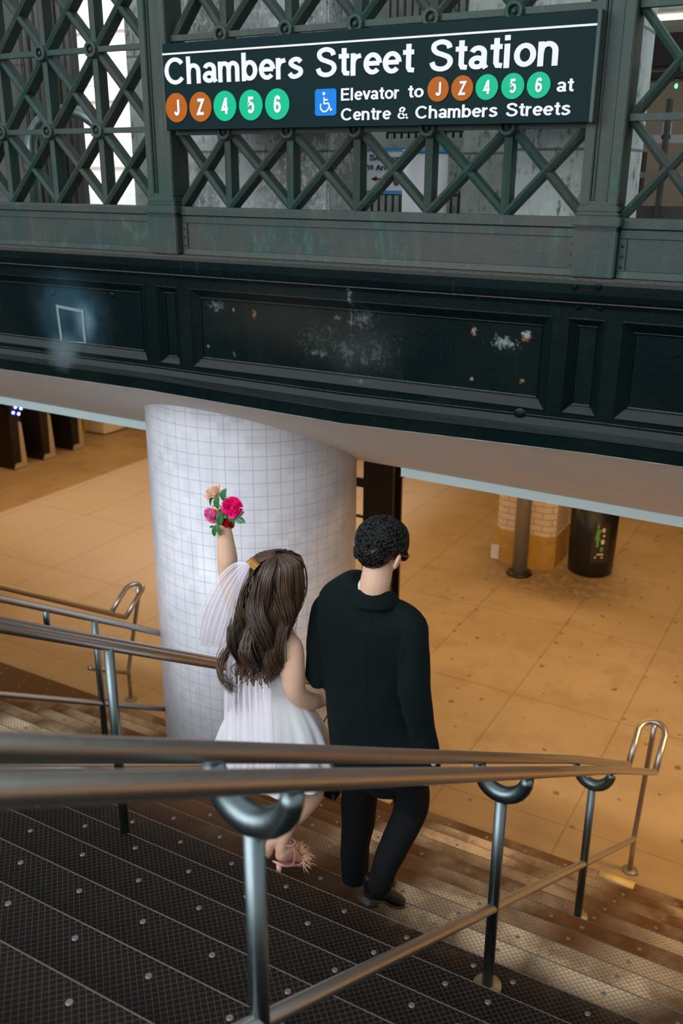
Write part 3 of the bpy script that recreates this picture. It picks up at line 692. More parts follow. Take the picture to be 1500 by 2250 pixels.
# ---------------------------------------------------------------- lattice screens
def bar2(bm, p0, p1, w, yf, yb, ridge=.05):
    a, b = Vector(p0), Vector(p1); d = (b - a).normalized(); n_ = Vector((-d.y, d.x))
    sec = [(-w / 2, yf + ridge), (0, yf), (w / 2, yf + ridge), (w / 2, yb), (-w / 2, yb)]
    R_ = [[bm.verts.new(W(q.x + n_.x * s, y, q.y + n_.y * s)) for s, y in sec] for q in (a, b)]
    for i in range(5): bm.faces.new((R_[0][i], R_[0][(i + 1) % 5], R_[1][(i + 1) % 5], R_[1][i]))
    bm.faces.new(R_[0][::-1]); bm.faces.new(R_[1])
def lattice(x0, x1, cols, rows, label, hide=None, cells=True):
    t = thing('lattice_screen', label, 'lattice screen', ((x0 + x1) / 2, 16.5, rows[0]), 'green iron lattice screens')
    YF, YB = 16.32, 16.64
    for x in cols:
        bm = B(); bar2(bm, (x, rows[0]), (x, rows[-1]), .15, YF, YB); obj('upright_bar', bm, PAT, t, smooth=False)
    for z in rows[1:-1]:
        bm = B(); box(bm, x0, x1, YF - .02, YF + .10, z - .055, z + .055, .002); obj('cross_bar', bm, PAT, t, smooth=False)
    xs = [x0] + list(cols) + [x1]
    for i in range(len(xs) - 1):
        for j in range(len(rows) - 1):
            for s in (0, 1):
                bm = B(); za, zb = (rows[j], rows[j + 1]) if s else (rows[j + 1], rows[j])
                bar2(bm, (xs[i], za), (xs[i + 1], zb), .125, YF + (.0 if s else .03), YB); obj('diagonal_bar', bm, PAT, t, smooth=False)
    for x in cols:
        for z in rows[1:-1]:
            bm = B(); P = [W(x + .125 * math.cos(a * math.pi / 12), YF - .06, z + .125 * math.sin(a * math.pi / 12)) for a in range(25)]
            tube(bm, P, .011, 8, ref=(0, 1, 0), caps=False); bmesh.ops.remove_doubles(bm, verts=bm.verts, dist=.0004)
            bm2 = bm; ell(bm2, (x, YF - .05, z), (.05, .05, .05), seg=12); tube(bm2, [W(x, YF - .03, z), W(x, YF + .15, z)], .042, 20, ref=(1, 0, 0))
            obj('hub', bm2, PAT, t)
    return t
lattice(-27, -13.8, [-15.22 - 1.46 * i for i in range(5)][::-1], [-.64, .87, 2.44, 4.0, 5.6], 'left bay of green iron lattice of crossed diagonals with round hubs')
lattice(-13.12, -4.6, [-11.87, -10.39, -8.92, -7.45, -5.97], [-.64, .80, 2.53, 4.1, 5.7], 'middle bay of green iron lattice behind the station sign')
lattice(-3.95, 4.2, [-2.62, -1.2, .2, 1.6], [-.64, .89, 2.5, 4.1, 5.7], 'right bay of green iron lattice at the picture edge')
# ---------------------------------------------------------------- station sign
sg = thing('station_sign', 'long dark green station sign with white lettering and coloured route bullets', 'sign', (-8.76, 16.05, .83))
bm = B(); V = []
for y in (15.95, 16.22):
    V.append([bm.verts.new(W(*c)) for c in ((-13.06, y, .835), (-4.44, y, .82), (-4.47, y, 2.41), (-13.06, y, 2.39))])
bm.faces.new(V[0]); bm.faces.new(V[1][::-1])
for i in range(4): bm.faces.new((V[0][i], V[1][i], V[1][(i + 1) % 4], V[0][(i + 1) % 4]))
obj('panel', bm, SIGN, sg, smooth=False)
SFR = m_patina('sign_frame', (.03, .06, .055), (.05, .06, .055), (.04, .1, .08))
bm = B(); box(bm, -4.49, -4.43, 15.92, 16.24, .81, 2.42, .002); obj('end_cap', bm, SFR, sg, smooth=False)
bm = B(); box(bm, -13.08, -13.04, 15.94, 16.24, .82, 2.40, .002); obj('end_cap', bm, SFR, sg, smooth=False)
bm = B(); box(bm, -13.05, -4.48, 15.935, 15.95, 2.19, 2.222); obj('white_line', bm, WHT, sg, smooth=False)
YS = 15.95
for txt, x0, x1 in (('Chambers', -13.02, -9.87), ('Street', -9.55, -7.63), ('Station', -7.31, -5.09)): word(txt, x0, x1, 1.655, .485, YS, 'lettering', WHT, sg, .155)
def bullet(ch, x, z, r, col):
    bm = B(); disc(bm, x, z, r, YS); d = obj('route_bullet', bm, col, sg, smooth=False)
    h = r * 1.08; wd_ = (GL[ch][1] - .1) * h * .92
    word(ch, x - wd_ * .5, x + wd_ * .5, z - h / 2, h, YS - .02, 'numeral', WHT, d, .19)
for ch, x in zip('JZ456', (-12.755, -12.165, -11.578, -10.975, -10.379)): bullet(ch, x, 1.236, .268, ORG if ch in 'JZ' else GRN)
for ch, x in zip('JZ456', (-7.121, -6.681, -6.243, -5.794, -5.357)): bullet(ch, x, 1.382, .196, ORG if ch in 'JZ' else GRN)
xe = Vector(at(876, 205, YS)).x; xt0 = Vector(at(896, 205, YS)).x
word('Elevator', -9.02, xe, 1.255, .205, YS, 'lettering', WHT, sg, .155); word('to', xt0, -7.41, 1.262, .205, YS, 'lettering', WHT, sg, .155); word('at', -5.06, -4.80, 1.268, .205, YS, 'lettering', WHT, sg, .155)
for txt, x0, x1 in (('Centre', -9.02, -8.03), ('&', -7.89, -7.68), ('Chambers', -7.54, -6.06), ('Streets', -5.89, -4.83)): word(txt, x0, x1, .925, .205, YS, 'lettering', WHT, sg, .12 if txt == '&' else .155)
bm = B(); box(bm, -9.557, -9.108, 15.93, 15.95, 1.015, 1.462, .006); sy = obj('accessibility_symbol', bm, BLU, sg, smooth=False)
bm = B(); ox, oz, s_ = -9.335, 1.238, .40
def fm(u, v): return W(ox + u * s_, YS - .02, oz + v * s_)
strokes(bm, [[(-.06, .22), (-.06, -.05), (.17, -.05), (.28, -.33), (.36, -.30)], [(-.05, .10), (.14, .10)], arc(-.03, -.17, .22, .22, 150, 350, 14)], .065, fm, .003)
strokes(bm, [arc(-.07, .36, .035, .035, 0, 360, 10)], .07, fm, .003); obj('wheelchair_figure', bm, WHT, sy, smooth=False)
# ---------------------------------------------------------------- street level behind the lattice
def block(name, x0, x1, y0, y1, z0, z1, mat, label, cat, bev=.01, group=None):
    bm = B(); box(bm, x0, x1, y0, y1, z0, z1, bev); return tag(obj(name, bm, mat, smooth=False), label, cat, group)
GF = -1.72
block('stone_pier', -14.65, at(778, 440, 19.8).x, 18.6, 19.8, GF, 9, ST1, 'stained whitewashed stone pier behind the lattice left of centre', 'pier')
block('stone_pier', -6.65, -4.6, 18.6, 20.4, GF, 9, ST4, 'pale washed stone pier behind the lattice near the right post', 'pier')
block('stone_pier', -8.95, -6.65, 21.5, 23, GF, 9, ST2, 'plain grey concrete pier set back behind the lattice', 'pier')
block('stone_pier', at(273, 100, 18.8).x, -15.75, 18.8, 20.2, GF, 9, ST2, 'narrow green-grey pier left of the left post', 'pier')
fc = thing('fluted_column', 'dark fluted iron column behind the left lattice bay', 'column', (-18.9, 19.2, GF))
fx0, fx1 = at(78, 300, 19).x, at(168, 300, 19).x
for i in range(7):
    x = fx0 + (fx1 - fx0) * i / 6; bm = B(); tube(bm, [W(x, 19.0 + .03 * (i % 2), GF), W(x, 19.0 + .03 * (i % 2), 9)], .024, 12); obj('flute', bm, FLU, fc)
bm = B(); box(bm, fx0, fx1, 19.03, 19.3, GF, 9); obj('core', bm, FLU, fc, smooth=False)
block('stone_pier', -24, fx0 - .12, 18.9, 19.7, GF, 9, ST3, 'dark stone pier behind the far left of the lattice', 'pier')
bk = B(); P = [W(-18.65, 17.6, GF), W(-18.65, 17.6, .55)] + [W(-17.42 + 1.23 * math.cos(a), 17.6, .55 + .84 * math.sin(a)) for a in [math.pi - math.pi * i / 12 for i in range(1, 12)]] + [W(-16.19, 17.6, .55), W(-16.19, 17.6, GF)]
tube(bk, P, .036, 14, ref=(0, 1, 0)); tag(obj('bike_rack', bk, m_steel('galvanised', (.32, .40, .40), .4)), 'galvanised hoop rail standing behind the left lattice bay', 'bike rack')
# far facade across the street
fa = thing('building', 'pale sunlit building across the street seen through the left lattice', 'building', (-60, 70, GF))
bm = B(); box(bm, -85, -38, 70, 74, GF, 34); obj('facade', bm, FAC, fa, smooth=False)
for i in range(5):
    for j in range(4):
        bm = B(); x = -72 + i * 5.2; z = 2 + j * 5.5; box(bm, x, x + 2, 69.8, 70.1, z, z + 3); obj('window', bm, plain('far_glass', (.45, .42, .48), .2) if 'far_glass' not in MATS else MATS['far_glass'], fa, smooth=False)
for j in range(3):
    bm = B(); box(bm, -85, -38, 69.3, 70.1, .6 + j * 5.6, 1.0 + j * 5.6); obj('cornice', bm, plain('cornice', (.6, .5, .47), .8) if 'cornice' not in MATS else MATS['cornice'], fa, smooth=False)
# arrow notice
nb = thing('notice_board', 'white notice with blue edges and a black arrow pointing left behind the lattice', 'notice', (-10.7, 21.0, GF))
a0, a1 = at(802, 326, 21), at(893, 431, 21)
x0, x1, z1, z0 = a0.x, a1.x - .12, a0.z, a1.z + .05
bm = B(); box(bm, x0, x1, 21, 21.06, z0, z1); obj('board', bm, WHT, nb, smooth=False)
for za, zb in ((z1 - .07, z1 + .01), (z0 - .01, z0 + .07)):
    bm = B(); box(bm, x0, x1, 20.98, 21.07, za, zb); obj('blue_band', bm, LBLU, nb, smooth=False)
NAV = plain('navy_print', (.02, .03, .12), .5)
word('SA', x0 + .12, x0 + .38, z1 - .27, .13, 20.99, 'lettering', NAV, nb, .15, .003); word('Court', x0 + .5, x0 + .98, z1 - .29, .13, 20.99, 'lettering', NAV, nb, .15, .003)
word('ns', x0 + .03, x0 + .22, z1 - .47, .13, 20.99, 'lettering', NAV, nb, .15, .003); word('Arra', x0 + .3, x0 + .72, z1 - .49, .13, 20.99, 'lettering', NAV, nb, .15, .003)
bm = B(); fz = z1 - .68
def f1(u, v): return W(x0 + u, 20.99, fz + v)
strokes(bm, [[(.25, 0), (.68, 0)]], .03, f1); V = [bm.verts.new(W(x0 + u, 20.985, fz + v)) for u, v in ((.17, 0), (.33, -.06), (.33, .06))]; bm.faces.new(V); obj('arrow', bm, BLACK, nb, smooth=False)
bm = B(); ell(bm, (x0 + .85, 20.98, z0 + .30), (.09, .02, .13), seg=12); obj('shield', bm, plain('bronze_print', (.12, .10, .09), .4), nb)
for i in range(2): bm = B(); cyl(bm, x0 + .15 + i * .8, 21.1, GF, z1 - .02, .03, 10); obj('leg', bm, BLACK, nb)
kb = thing('kiosk', 'white round kiosk with blue rim behind the lattice', 'kiosk', (-9.35, 20.9, GF))
kx = at(933, 400, 20.9).x; kz = at(933, 338, 20.9).z
bm = B(); cyl(bm, kx, 20.9, GF, kz, .52, 36); obj('drum', bm, WHT, kb); bm = B(); cyl(bm, kx, 20.9, kz, kz + .09, .53, 36); obj('rim', bm, LBLU, kb)
# railings
def railing(x0, x1, y, z0, z1, label, n):
    t = thing('railing', label, 'railing', ((x0 + x1) / 2, y, z0))
    for i in range(n): bm = B(); x = x0 + (x1 - x0) * i / (n - 1); tube(bm, [W(x, y, z0), W(x, y, z1)], .009, 8); obj('picket', bm, BLACK, t)
    for z in (z0 + .15, z1 - .1): bm = B(); box(bm, x0, x1, y - .03, y + .03, z - .03, z + .03); obj('rail', bm, BLACK, t, smooth=False)
railing(-12.6, -9.2, 22.5, GF, -.35, 'low black picket railing below the arrow notice', 18)
railing(-11.9, -8.8, 23.5, .9, 5.0, 'tall black window bars behind the notice', 16)
block('stone_wall', -13.0, -8.6, 24.2, 25, GF, 9, ST2, 'grey wall behind the black window bars', 'wall')
# glazed booth in the right bay
bo = thing('station_booth', 'dim glazed booth interior with a lit ceiling seen through the right lattice', 'booth', (-4.5, 24, GF))
bm = B(); box(bm, -10, 6, 31, 31.4, GF, 4.2); obj('rear_wall', bm, plain('booth_wall', (.28, .22, .17), .6), bo, smooth=False)
bm = B(); box(bm, -10, 6, 26.6, 31, 3.9, 4.1); obj('ceiling_panel', bm, plain('booth_ceiling', (.55, .58, .5), .6), bo, smooth=False)
bm = B(); box(bm, -8, 4, 27.4, 27.55, 3.8, 3.9); obj('tube_light', bm, glow('tube_glow', (1, .86, .72), 5), bo, smooth=False)
bm = B(); box(bm, -8, 3, 22.6, 23.3, 2.2, 2.88, .01); box(bm, -8, 3, 22.5, 23.0, 1.95, 2.12, .01); obj('lintel', bm, DKST, bo, smooth=False)
for x, w in ((-3.95, .3), (-4.75, .08), (-5.6, .1)): bm = B(); box(bm, x, x + w, 22.8, 23.1, GF, 1.6); obj('mullion', bm, m_patina('mullion%d' % int(-x * 10), (.06, .075, .06), (.09, .08, .065), (.08, .1, .08)), bo, smooth=False)
bm = B(); box(bm, -6.5, 3, 22.7, 23.0, -.02, .1); obj('sill_rail', bm, MATS['grey_pipe_paint'], bo, smooth=False)
bm = B(); box(bm, -6.5, 3, 22.9, 23.0, GF, -.62); obj('lower_panel', bm, plain('booth_panel', (.09, .085, .075), .5), bo, smooth=False)
bm = B(); box(bm, -6.2, -5.35, 23.6, 24.4, GF, .75, .05); obj('turnstile_cabinet', bm, BLACK, bo, smooth=False)
bm = B(); box(bm, -5.6, -4.4, 24.3, 24.35, .75, .93); obj('paper_notice', bm, WHT, bo, smooth=False)
bm = B(); p = at(1458, 286, 24); box(bm, p.x - .1, p.x + .1, 24.3, 24.33, p.z - .18, p.z + .18); obj('paper_notice', bm, WHT, bo, smooth=False)
bm = B(); p = at(1485, 189, 22.75); ell(bm, (p.x, 22.75, p.z), (.035, .03, .05), seg=8); obj('green_lamp', bm, glow('green_glow', (.05, 1, .2), 6), bo)
bm = B(); p = at(1403, 315, 22.6); ell(bm, (p.x, 22.6, p.z), (.03, .03, .04), seg=8); obj('red_lamp', bm, glow('red_glow', (1, .03, .02), 8), bo)
U = .30
# ---------------------------------------------------------------- concourse furniture
pl = thing('brick_pillar', 'white glazed brick pillar with a chipped yellow foot', 'pillar', (-11.55, 38, ZF)); pl.rotation_euler = (0, 0, 0)
def oct_(bm, x0, x1, y0, y1, z0, z1, c_=.28):
    P = [(x0 + c_, y0), (x1 - c_, y0), (x1, y0 + c_), (x1, y1 - c_), (x1 - c_, y1), (x0 + c_, y1), (x0, y1 - c_), (x0, y0 + c_)]
    a = [bm.verts.new(W(x, y, z0)) for x, y in P]; b = [bm.verts.new(W(x, y, z1)) for x, y in P]
    for i in range(8): bm.faces.new((a[i], a[(i + 1) % 8], b[(i + 1) % 8], b[i]))
    bm.faces.new(a[::-1]); bm.faces.new(b)
zb = -14.45
bm = B(); oct_(bm, -12.85, -10.25, 36.6, 39.1, zb, ZC); obj('brick_shaft', bm, BRK, pl, smooth=False)
bm = B(); oct_(bm, -12.9, -10.2, 36.55, 39.15, ZF, zb, .3); obj('yellow_foot', bm, YEL, pl, smooth=False)
bm = B(); box(bm, -12.95, -12.6, 36.5, 36.56, ZF + .1, ZF + .75); obj('white_patch', bm, CAULK, pl, smooth=False)
pp = thing('steel_pole', 'grey round pole with dark foot in front of the brick pillar', 'pole', (-11.35, 35.7, ZF))
bm = B(); cyl(bm, -11.35, 35.7, ZF + .05, ZC, .32, 28); obj('shaft', bm, GRYP, pp); bm = B(); cyl(bm, -11.35, 35.7, ZF, ZF + .1, .55, 28, .5); obj('foot', bm, BLACK, pp)
bi = thing('trash_bin', 'round black bin with a recycling sticker beside the brick pillar', 'bin', (-8.85, 37.6, ZF))
bm = B(); tube(bm, [W(-8.85, 37.6, z) for z in (ZF, ZF + .1, ZF + .5, ZF + 1.4, ZF + 3.3, ZF + 3.32)], [v * U for v in (.86, .93, .95, .98, 1.0, .9)], 44); obj('body', bm, BIN, bi)
bm = B(); tube(bm, [W(-8.85, 37.6, ZF + z) for z in (3.25, 3.45, 3.6)], [v * U for v in (1.05, 1.05, .6)], 44); obj('lid', bm, BIN, bi)
STK = plain('brown_sticker', (.05, .028, .016), .4); STG = plain('sticker_green', (.14, .40, .10), .5)
def onbin(u, v, r=.985): 
    a = -math.pi / 2 + math.radians(34) + u / 1.0; return W(-8.85 + r * math.cos(a), 37.6 + r * math.sin(a), ZF + v)
bm = B(); V = [[bm.verts.new(onbin(-.38 + .76 * i / 8, z, .99)) for i in range(9)] for z in (.75, 2.75)]
for i in range(8): bm.faces.new((V[0][i], V[0][i + 1], V[1][i + 1], V[1][i]))
stk = obj('sticker', bm, STK, bi, smooth=False)
bm = B()
def patch(bm, pts, r=1.0): bm.faces.new([bm.verts.new(onbin(u, v, r)) for u, v in pts])
for sgn in (1,):
    patch(bm, [(-.2, 1.45), (-.1, 1.45), (-.1, 1.75), (-.05, 1.75), (-.12, 2.25), (-.2, 2.25), (-.27, 1.75), (-.2, 1.75)]); patch(bm, [(-.1, 2.2), (.05, 2.28), (.05, 2.2), (-.08, 2.05)])
    patch(bm, [(-.17 + .05 * math.cos(a * math.pi / 5), 2.36 + .09 * math.sin(a * math.pi / 5)) for a in range(10)])
    patch(bm, [(.05 + .07 * math.cos(a * math.pi / 5), 1.35 + .12 * math.sin(a * math.pi / 5)) for a in range(10)])
obj('green_figure', bm, STG, stk, smooth=False)
for (u, v, s1, s2) in ((.08, 2.2, .05, .09), (.1, 1.95, .04, .05), (.07, 1.68, .07, .1), (0, 1.12, .14, .03), (-.05, .98, .18, .03)):
    bm = B(); patch(bm, [(u - s1, v - s2), (u + s1, v - s2), (u + s1, v + s2), (u - s1, v + s2)]); obj('white_print', bm, WHT, stk, smooth=False)
dc = thing('steel_stanchion', 'dark brown steel stanchion with side bar right behind the tiled column', 'stanchion', (-11.8, 25, ZF))
p0, p1 = at(812, 1100, 25), at(862, 1100, 25)
for xa, xb, ya, yb in ((p0.x, p1.x, 25, 25.1), (p0.x, p1.x, 25.6, 25.7), (p0.x + .25, p1.x - .2, 25.05, 25.65)): bm = B(); box(bm, xa, xb, ya, yb, ZF, ZC); obj('flange', bm, DKST, dc, smooth=False)
pa, pb = at(791, 1100, 25), at(806, 1100, 25); bm = B(); box(bm, pa.x, pb.x, 25.2, 25.35, ZF, ZC); obj('side_bar', bm, DKST, dc, smooth=False)
pz = at(790, 1140, 25); bm = B(); box(bm, -14.5, pa.x + .05, 25.22, 25.3, pz.z - .05, pz.z + .03); obj('cross_rail', bm, DKST, dc, smooth=False)
bm = B(); box(bm, -14.5, p0.x, 25.22, 25.3, pz.z + 1.0, pz.z + 1.3); obj('cross_rail', bm, DKST, dc, smooth=False)
# turnstiles
TS = plain('turnstile_steel', (.62, .56, .48), .35, .5); TD = plain('turnstile_side', (.035, .026, .02), .3, .5)
LED = glow('blue_led', (.12, .16, 1.0), 14)
def turnstile(y, lab, led):
    t = thing('turnstile', lab, 'turnstile', (-44, y, ZF), 'row of turnstiles')
    x1 = -41.2; h = 3.3
    bm = B(); box(bm, -48, x1 - .05, y, y + .85, ZF, ZF + h, .01); obj('cabinet', bm, TD, t, smooth=False)
    bm = B(); A = [bm.verts.new(W(x1, y + yy, ZF + z)) for yy, z in ((.0, .05), (.95, .05), (.8, 2.6), (.62, 2.75), (.55, .35), (.1, .35))]; D = [bm.verts.new(v.co + Vector((-.08, 0, 0))) for v in A]
    bm.faces.new(A); bm.faces.new(D[::-1]); [bm.faces.new((A[i], A[(i + 1) % 6], D[(i + 1) % 6], D[i])) for i in range(6)]; obj('end_frame', bm, TS, t, smooth=False)
    bm = B(); box(bm, x1 - .15, x1 - .06, y + .1, y + .6, ZF + .35, ZF + h, .004); obj('end_panel', bm, plain('turnstile_bronze', (.38, .25, .12), .35, .4) if 'turnstile_bronze' not in MATS else MATS['turnstile_bronze'], t, smooth=False)
    bm = B(); tube(bm, [W(-43.2, y + .9, ZF + 2.9), W(-42.6, y + 1.5, ZF + 1.7)], [.03, .03], 10); tube(bm, [W(-43.2, y + .9, ZF + 2.9), W(-43.0, y + 1.9, ZF + 2.9)], [.03, .03], 10); obj('arm', bm, TS, t)
    if led:
        bm = B(); box(bm, x1 - .5, x1 + .15, y - .05, y + 1.0, ZF + h - .1, ZF + h + .35, .02); r = obj('card_reader', bm, BLACK, t, smooth=False)
        for i in range(4):
            bm = B(); a = math.pi / 2 * i + .3; ell(bm, (x1 + .17, y + .47 + .3 * math.cos(a), ZF + h + .12 + .22 * math.sin(a)), (.04, .09, .08), seg=10); obj('light', bm, LED, r)
turnstile(35.3, 'turnstile at the left edge with four blue lights on its reader', True)
turnstile(37.5, 'turnstile in the middle of the row left of the column', False)
turnstile(39.9, 'turnstile farthest right in the row left of the column', False)
wp = thing('square_pillar', 'cream and yellow square pillar beyond the turnstiles', 'pillar', (-42.6, 44.5, ZF))
bm = B(); box(bm, -44.6, -42.0, 43.5, 45.5, ZF + .1, ZC, .02); obj('shaft', bm, plain('cream_tile', (.85, .78, .66), .3), wp, smooth=False)
bm = B(); box(bm, -44.75, -43.6, 43.3, 43.5, ZF, ZC, .01); obj('yellow_edge', bm, YEL, wp, smooth=False)
# lamps in the concourse ceiling
for (x, y) in LAMPS:
    t = thing('ceiling_light', 'long warm fluorescent fitting under the concourse ceiling', 'light', (x, y, ZC - .3), 'concourse ceiling lights')
    bm = B(); box(bm, x - 4, x + 4, y - .7, y + .7, ZC - .25, ZC, .01); obj('housing', bm, CAULK, t, smooth=False)
# ================================================================ PEOPLE
def A(px, py, Y): v = at(px, py, Y); return (v.x, v.y, v.z)
def hx(px, h, py, Y): return (at(px + h, py, Y).x - at(px - h, py, Y).x) / 2
def fullrot(yaw, pitch, roll=0):
    # local x right, y face-forward, z crown; yaw turns the face towards +x, pitch nods it down
    return (Matrix.Rotation(-math.radians(yaw), 3, 'Z') @ Matrix.Rotation(-math.radians(pitch), 3, 'X') @ Matrix.Rotation(math.radians(roll), 3, 'Y'))
def head_parts(bm, c, R_, s, male=True):
    c = Vector(c)
    def e(p, r, rr=None): ell(bm, tuple(c + R_ @ (Vector(p) * s)), tuple(v * s for v in r), R_ @ rr if rr else R_, 24)
    e((0, -.03, .06), (.255, .32, .29)); e((0, .08, -.08), (.215, .245, .27)); e((0, .12, -.20), (.165, .18, .17)); e((0, .24, -.29), (.09, .08, .07))
    e((0, .28, .07), (.17, .05, .035)); e((0, .33, -.06), (.035, .05, .09)); e((0, .355, -.10), (.048, .05, .04)); e((0, .31, -.19), (.075, .04, .022)); e((0, .305, -.225), (.06, .04, .022))
    for sd in (-1, 1):
        e((sd * .12, .24, -.08), (.07, .06, .07)); k_ = .055 if male else 0; e((sd * (.262 + k_), -.01, -.065), (.030, .075, .115), Matrix.Rotation(sd * .3, 3, 'Z')); e((sd * (.275 + k_), -.03, -.03), (.025, .06, .085), Matrix.Rotation(sd * .5, 3, 'Z')); e((sd * (.245 + k_ * .6), .01, -.13), (.04, .035, .04))
def hand(bm, wrist, d, nrm, s=1.0, curl=.5, side=1, thumb=True):
    """palm + five fingers; d = pointing direction, nrm = back-of-hand normal, side = thumb side"""
    w = Vector(wrist); d = Vector(d).normalized(); nrm = Vector(nrm).normalized(); x = d.cross(nrm).normalized() * side; nrm = x.cross(d).normalized() * side
    k = s * .30
    tube(bm, [W(*(w + d * t * s)) for t in (-.10, 0, .12, .25, .30)], [(.085 * k, .062 * k), (.09 * k, .065 * k), (.125 * k, .055 * k), (.135 * k, .045 * k), (.12 * k, .035 * k)], 16, ref=tuple(nrm), power=2.4)
    for i, (o, L, r) in enumerate(((.105, .25, .033), (.035, .28, .034), (-.035, .26, .033), (-.10, .20, .029))):
        p = w + d * s * .28 + x * o * s; P = [p - d * .05 * s]; a = .12; dd = d
        for j, f in enumerate((.42, .32, .26)):
            a += curl * (.75 if j == 0 else .9); dd = (d * math.cos(a) - nrm * math.sin(a)); P.append(P[-1] + dd * L * s * f + (d * .05 * s if j == 0 else Vector()))
        tube(bm, [W(*q) for q in P], [r * k * 1.1, r * k * 1.05, r * k * .95, r * k * .75], 10, ref=tuple(x))
        ell(bm, tuple(P[-1]), (r * s * .75,) * 3, seg=8)
    p = w + d * s * .05 + x * .08 * s; q = p + (x * .7 + d * .7 - nrm * .3) * .13 * s; t_ = q + (x * .15 + d * .95 - nrm * .3) * .12 * s; u = t_ + (d * .9 - x * .2 - nrm * .4) * .09 * s
    tube(bm, [W(*v) for v in (p, q, t_, u)], [.05 * k, .045 * k, .038 * k, .028 * k], 10, ref=tuple(nrm)); ell(bm, tuple(u), (.028 * s,) * 3, seg=8)
def shoe_mesh(bm, heel, toe, upv, s=1.0):
    h = Vector(heel); f = Vector(toe) - h; L = f.length; f.normalize(); u = (Vector(upv) - f * Vector(upv).dot(f)).normalized(); r = f.cross(u)
    sec = [(0, .06, .10, .36), (.03, .115, .09, .42), (.14, .135, .09, .44), (.30, .135, .09, .40), (.44, .125, .085, .30), (.60, .15, .05, .24), (.76, .165, .03, .20), (.90, .14, .03, .16), (.98, .07, .04, .11)]
    P = [h + f * L * a + u * s * (b + t) / 2 for a, w_, b, t in sec]
    tube(bm, [W(*p) for p in P], [(w_ * s * U, (t - b) * s * U / 2) for a, w_, b, t in sec], 20, ref=tuple(u), power=2.5)
    return h, f, u, r, L
def sole_mesh(bm, heel, toe, upv, s=1.0):
    h = Vector(heel); f = Vector(toe) - h; L = f.length; f.normalize(); u = (Vector(upv) - f * Vector(upv).dot(f)).normalized()
    sec = [(0, .10, .09), (.05, .14, .09), (.25, .14, .09), (.42, .12, .085), (.58, .155, .035), (.76, .175, .02), (.92, .145, .03), (1.0, .06, .045)]
    tube(bm, [W(*(h + f * L * a + u * s * b)) for a, w_, b in sec], [(w_ * s * U, .018 * s * U) for a, w_, b in sec], 16, ref=tuple(u), power=3)
    tube(bm, [W(*(h + f * L * a + u * .045 * s)) for a in (-.0, .02, .24, .27)], [(.09 * s * U, .04 * s * U), (.125 * s * U, .05 * s * U), (.125 * s * U, .05 * s * U), (.10 * s * U, .045 * s * U)], 14, ref=tuple(u), power=3.5)
# ---------------------------------------------------------------- the man
man = thing('person', 'man in a black suit with short curly black hair walking down the steps', 'person', (-5.2, 10.3, nz(Y0 + 6)))
MC = Vector(A(838, 1207, 10.32)); MR = fullrot(13, 24, 4)
mb = B(); head_parts(mb, MC, MR, 1.0)
limb(mb, [A(812, 1335, 10.28), A(822, 1290, 10.22), A(832, 1240, 10.28)], [(.25, .22), (.205, .21), (.20, .22)])
limb(mb, [A(815, 1320, 10.35), A(812, 1400, 10.35), A(818, 1520, 10.35), A(835, 1660, 10.35)], [(.40, .20), (.50, .26), (.46, .26), (.55, .28)])
RS = [A(880, 1385, 10.32), A(908, 1440, 10.22), A(914, 1530, 10.15), A(930, 1610, 10.16), A(944, 1692, 10.12)]
limb(mb, RS, [.12, .14, .14, .12, .09])
hand(mb, A(945, 1682, 10.1), (-.1, .1, -1), (.35, -1, .1), 1.0, .42, 1)
LS = [A(708, 1335, 10.35), A(698, 1400, 10.3), A(700, 1478, 10.2), (-5.95, 10.55, -6.72), (-5.75, 10.95, -6.62)]
limb(mb, LS, [.16, .15, .13, .11, .09])
hand(mb, (-5.72, 10.98, -6.6), (.9, .35, .05), (0, -.2, 1), 1.0, .6, -1)
LL = [A(792, 1690, 10.4), A(795, 1775, 10.5), A(786, 1850, 10.5), A(779, 1930, 10.6), A(780, 2020, 10.6)]
RL = [A(880, 1690, 10.4), A(902, 1765, 10.52), A(880, 1840, 10.25), A(844, 1905, 9.85), A(832, 1945, 9.78)]
limb(mb, LL, [.25, .20, .15, .14, .10]); limb(mb, RL, [.25, .19, .15, .11, .10])
body = obj('body', mb, SKM, man); remesh(body, .0055, 5)
# jacket
jb = B(); rows = [(1292, 820, 52), (1306, 812, 78), (1330, 806, 104), (1360, 806, 113), (1410, 809, 116), (1460, 808, 106), (1520, 812, 99), (1570, 818, 101), (1620, 829, 109), (1660, 840, 115), (1684, 845, 117)]
P, R_ = [], []
for py, px, h in rows:
    Y = 10.33; ry = {1292: .26, 1306: .30, 1330: .36}.get(py, .40); X = hx(px, h, py, Y); P.append(W(*A(px, py, Y))); R_.append((math.sqrt(max(.05, X * X - (ry * .56) ** 2)) * U, ry * U))
PP = spline(P, 4); RR_ = lerp_list(R_, len(PP)); tube(jb, PP, RR_, 40, ref=(0, 1, 0), power=2.35)
limb(jb, [A(870, 1345, 10.33), A(902, 1374, 10.3), A(908, 1440, 10.22), A(911, 1525, 10.15), A(929, 1610, 10.18), A(943, 1688, 10.14)], [.20, .225, .22, .21, .19, .16], 28)
limb(jb, [A(735, 1325, 10.35), A(712, 1345, 10.33), A(704, 1400, 10.28), A(704, 1462, 10.2), A(707, 1484, 10.22), (-5.88, 10.62, -6.66), (-5.76, 10.9, -6.62)], [.20, .205, .205, .205, .20, .18, .15], 28)
jk = obj('jacket', jb, WOOL, man); remesh(jk, .0065, 4, .5)
tx = bpy.data.textures.new('cloth_folds', 'CLOUDS'); tx.noise_scale = .16; tx.noise_depth = 1
dm = jk.modifiers.new('folds', 'DISPLACE'); dm.texture = tx; dm.strength = .016; dm.mid_level = .5
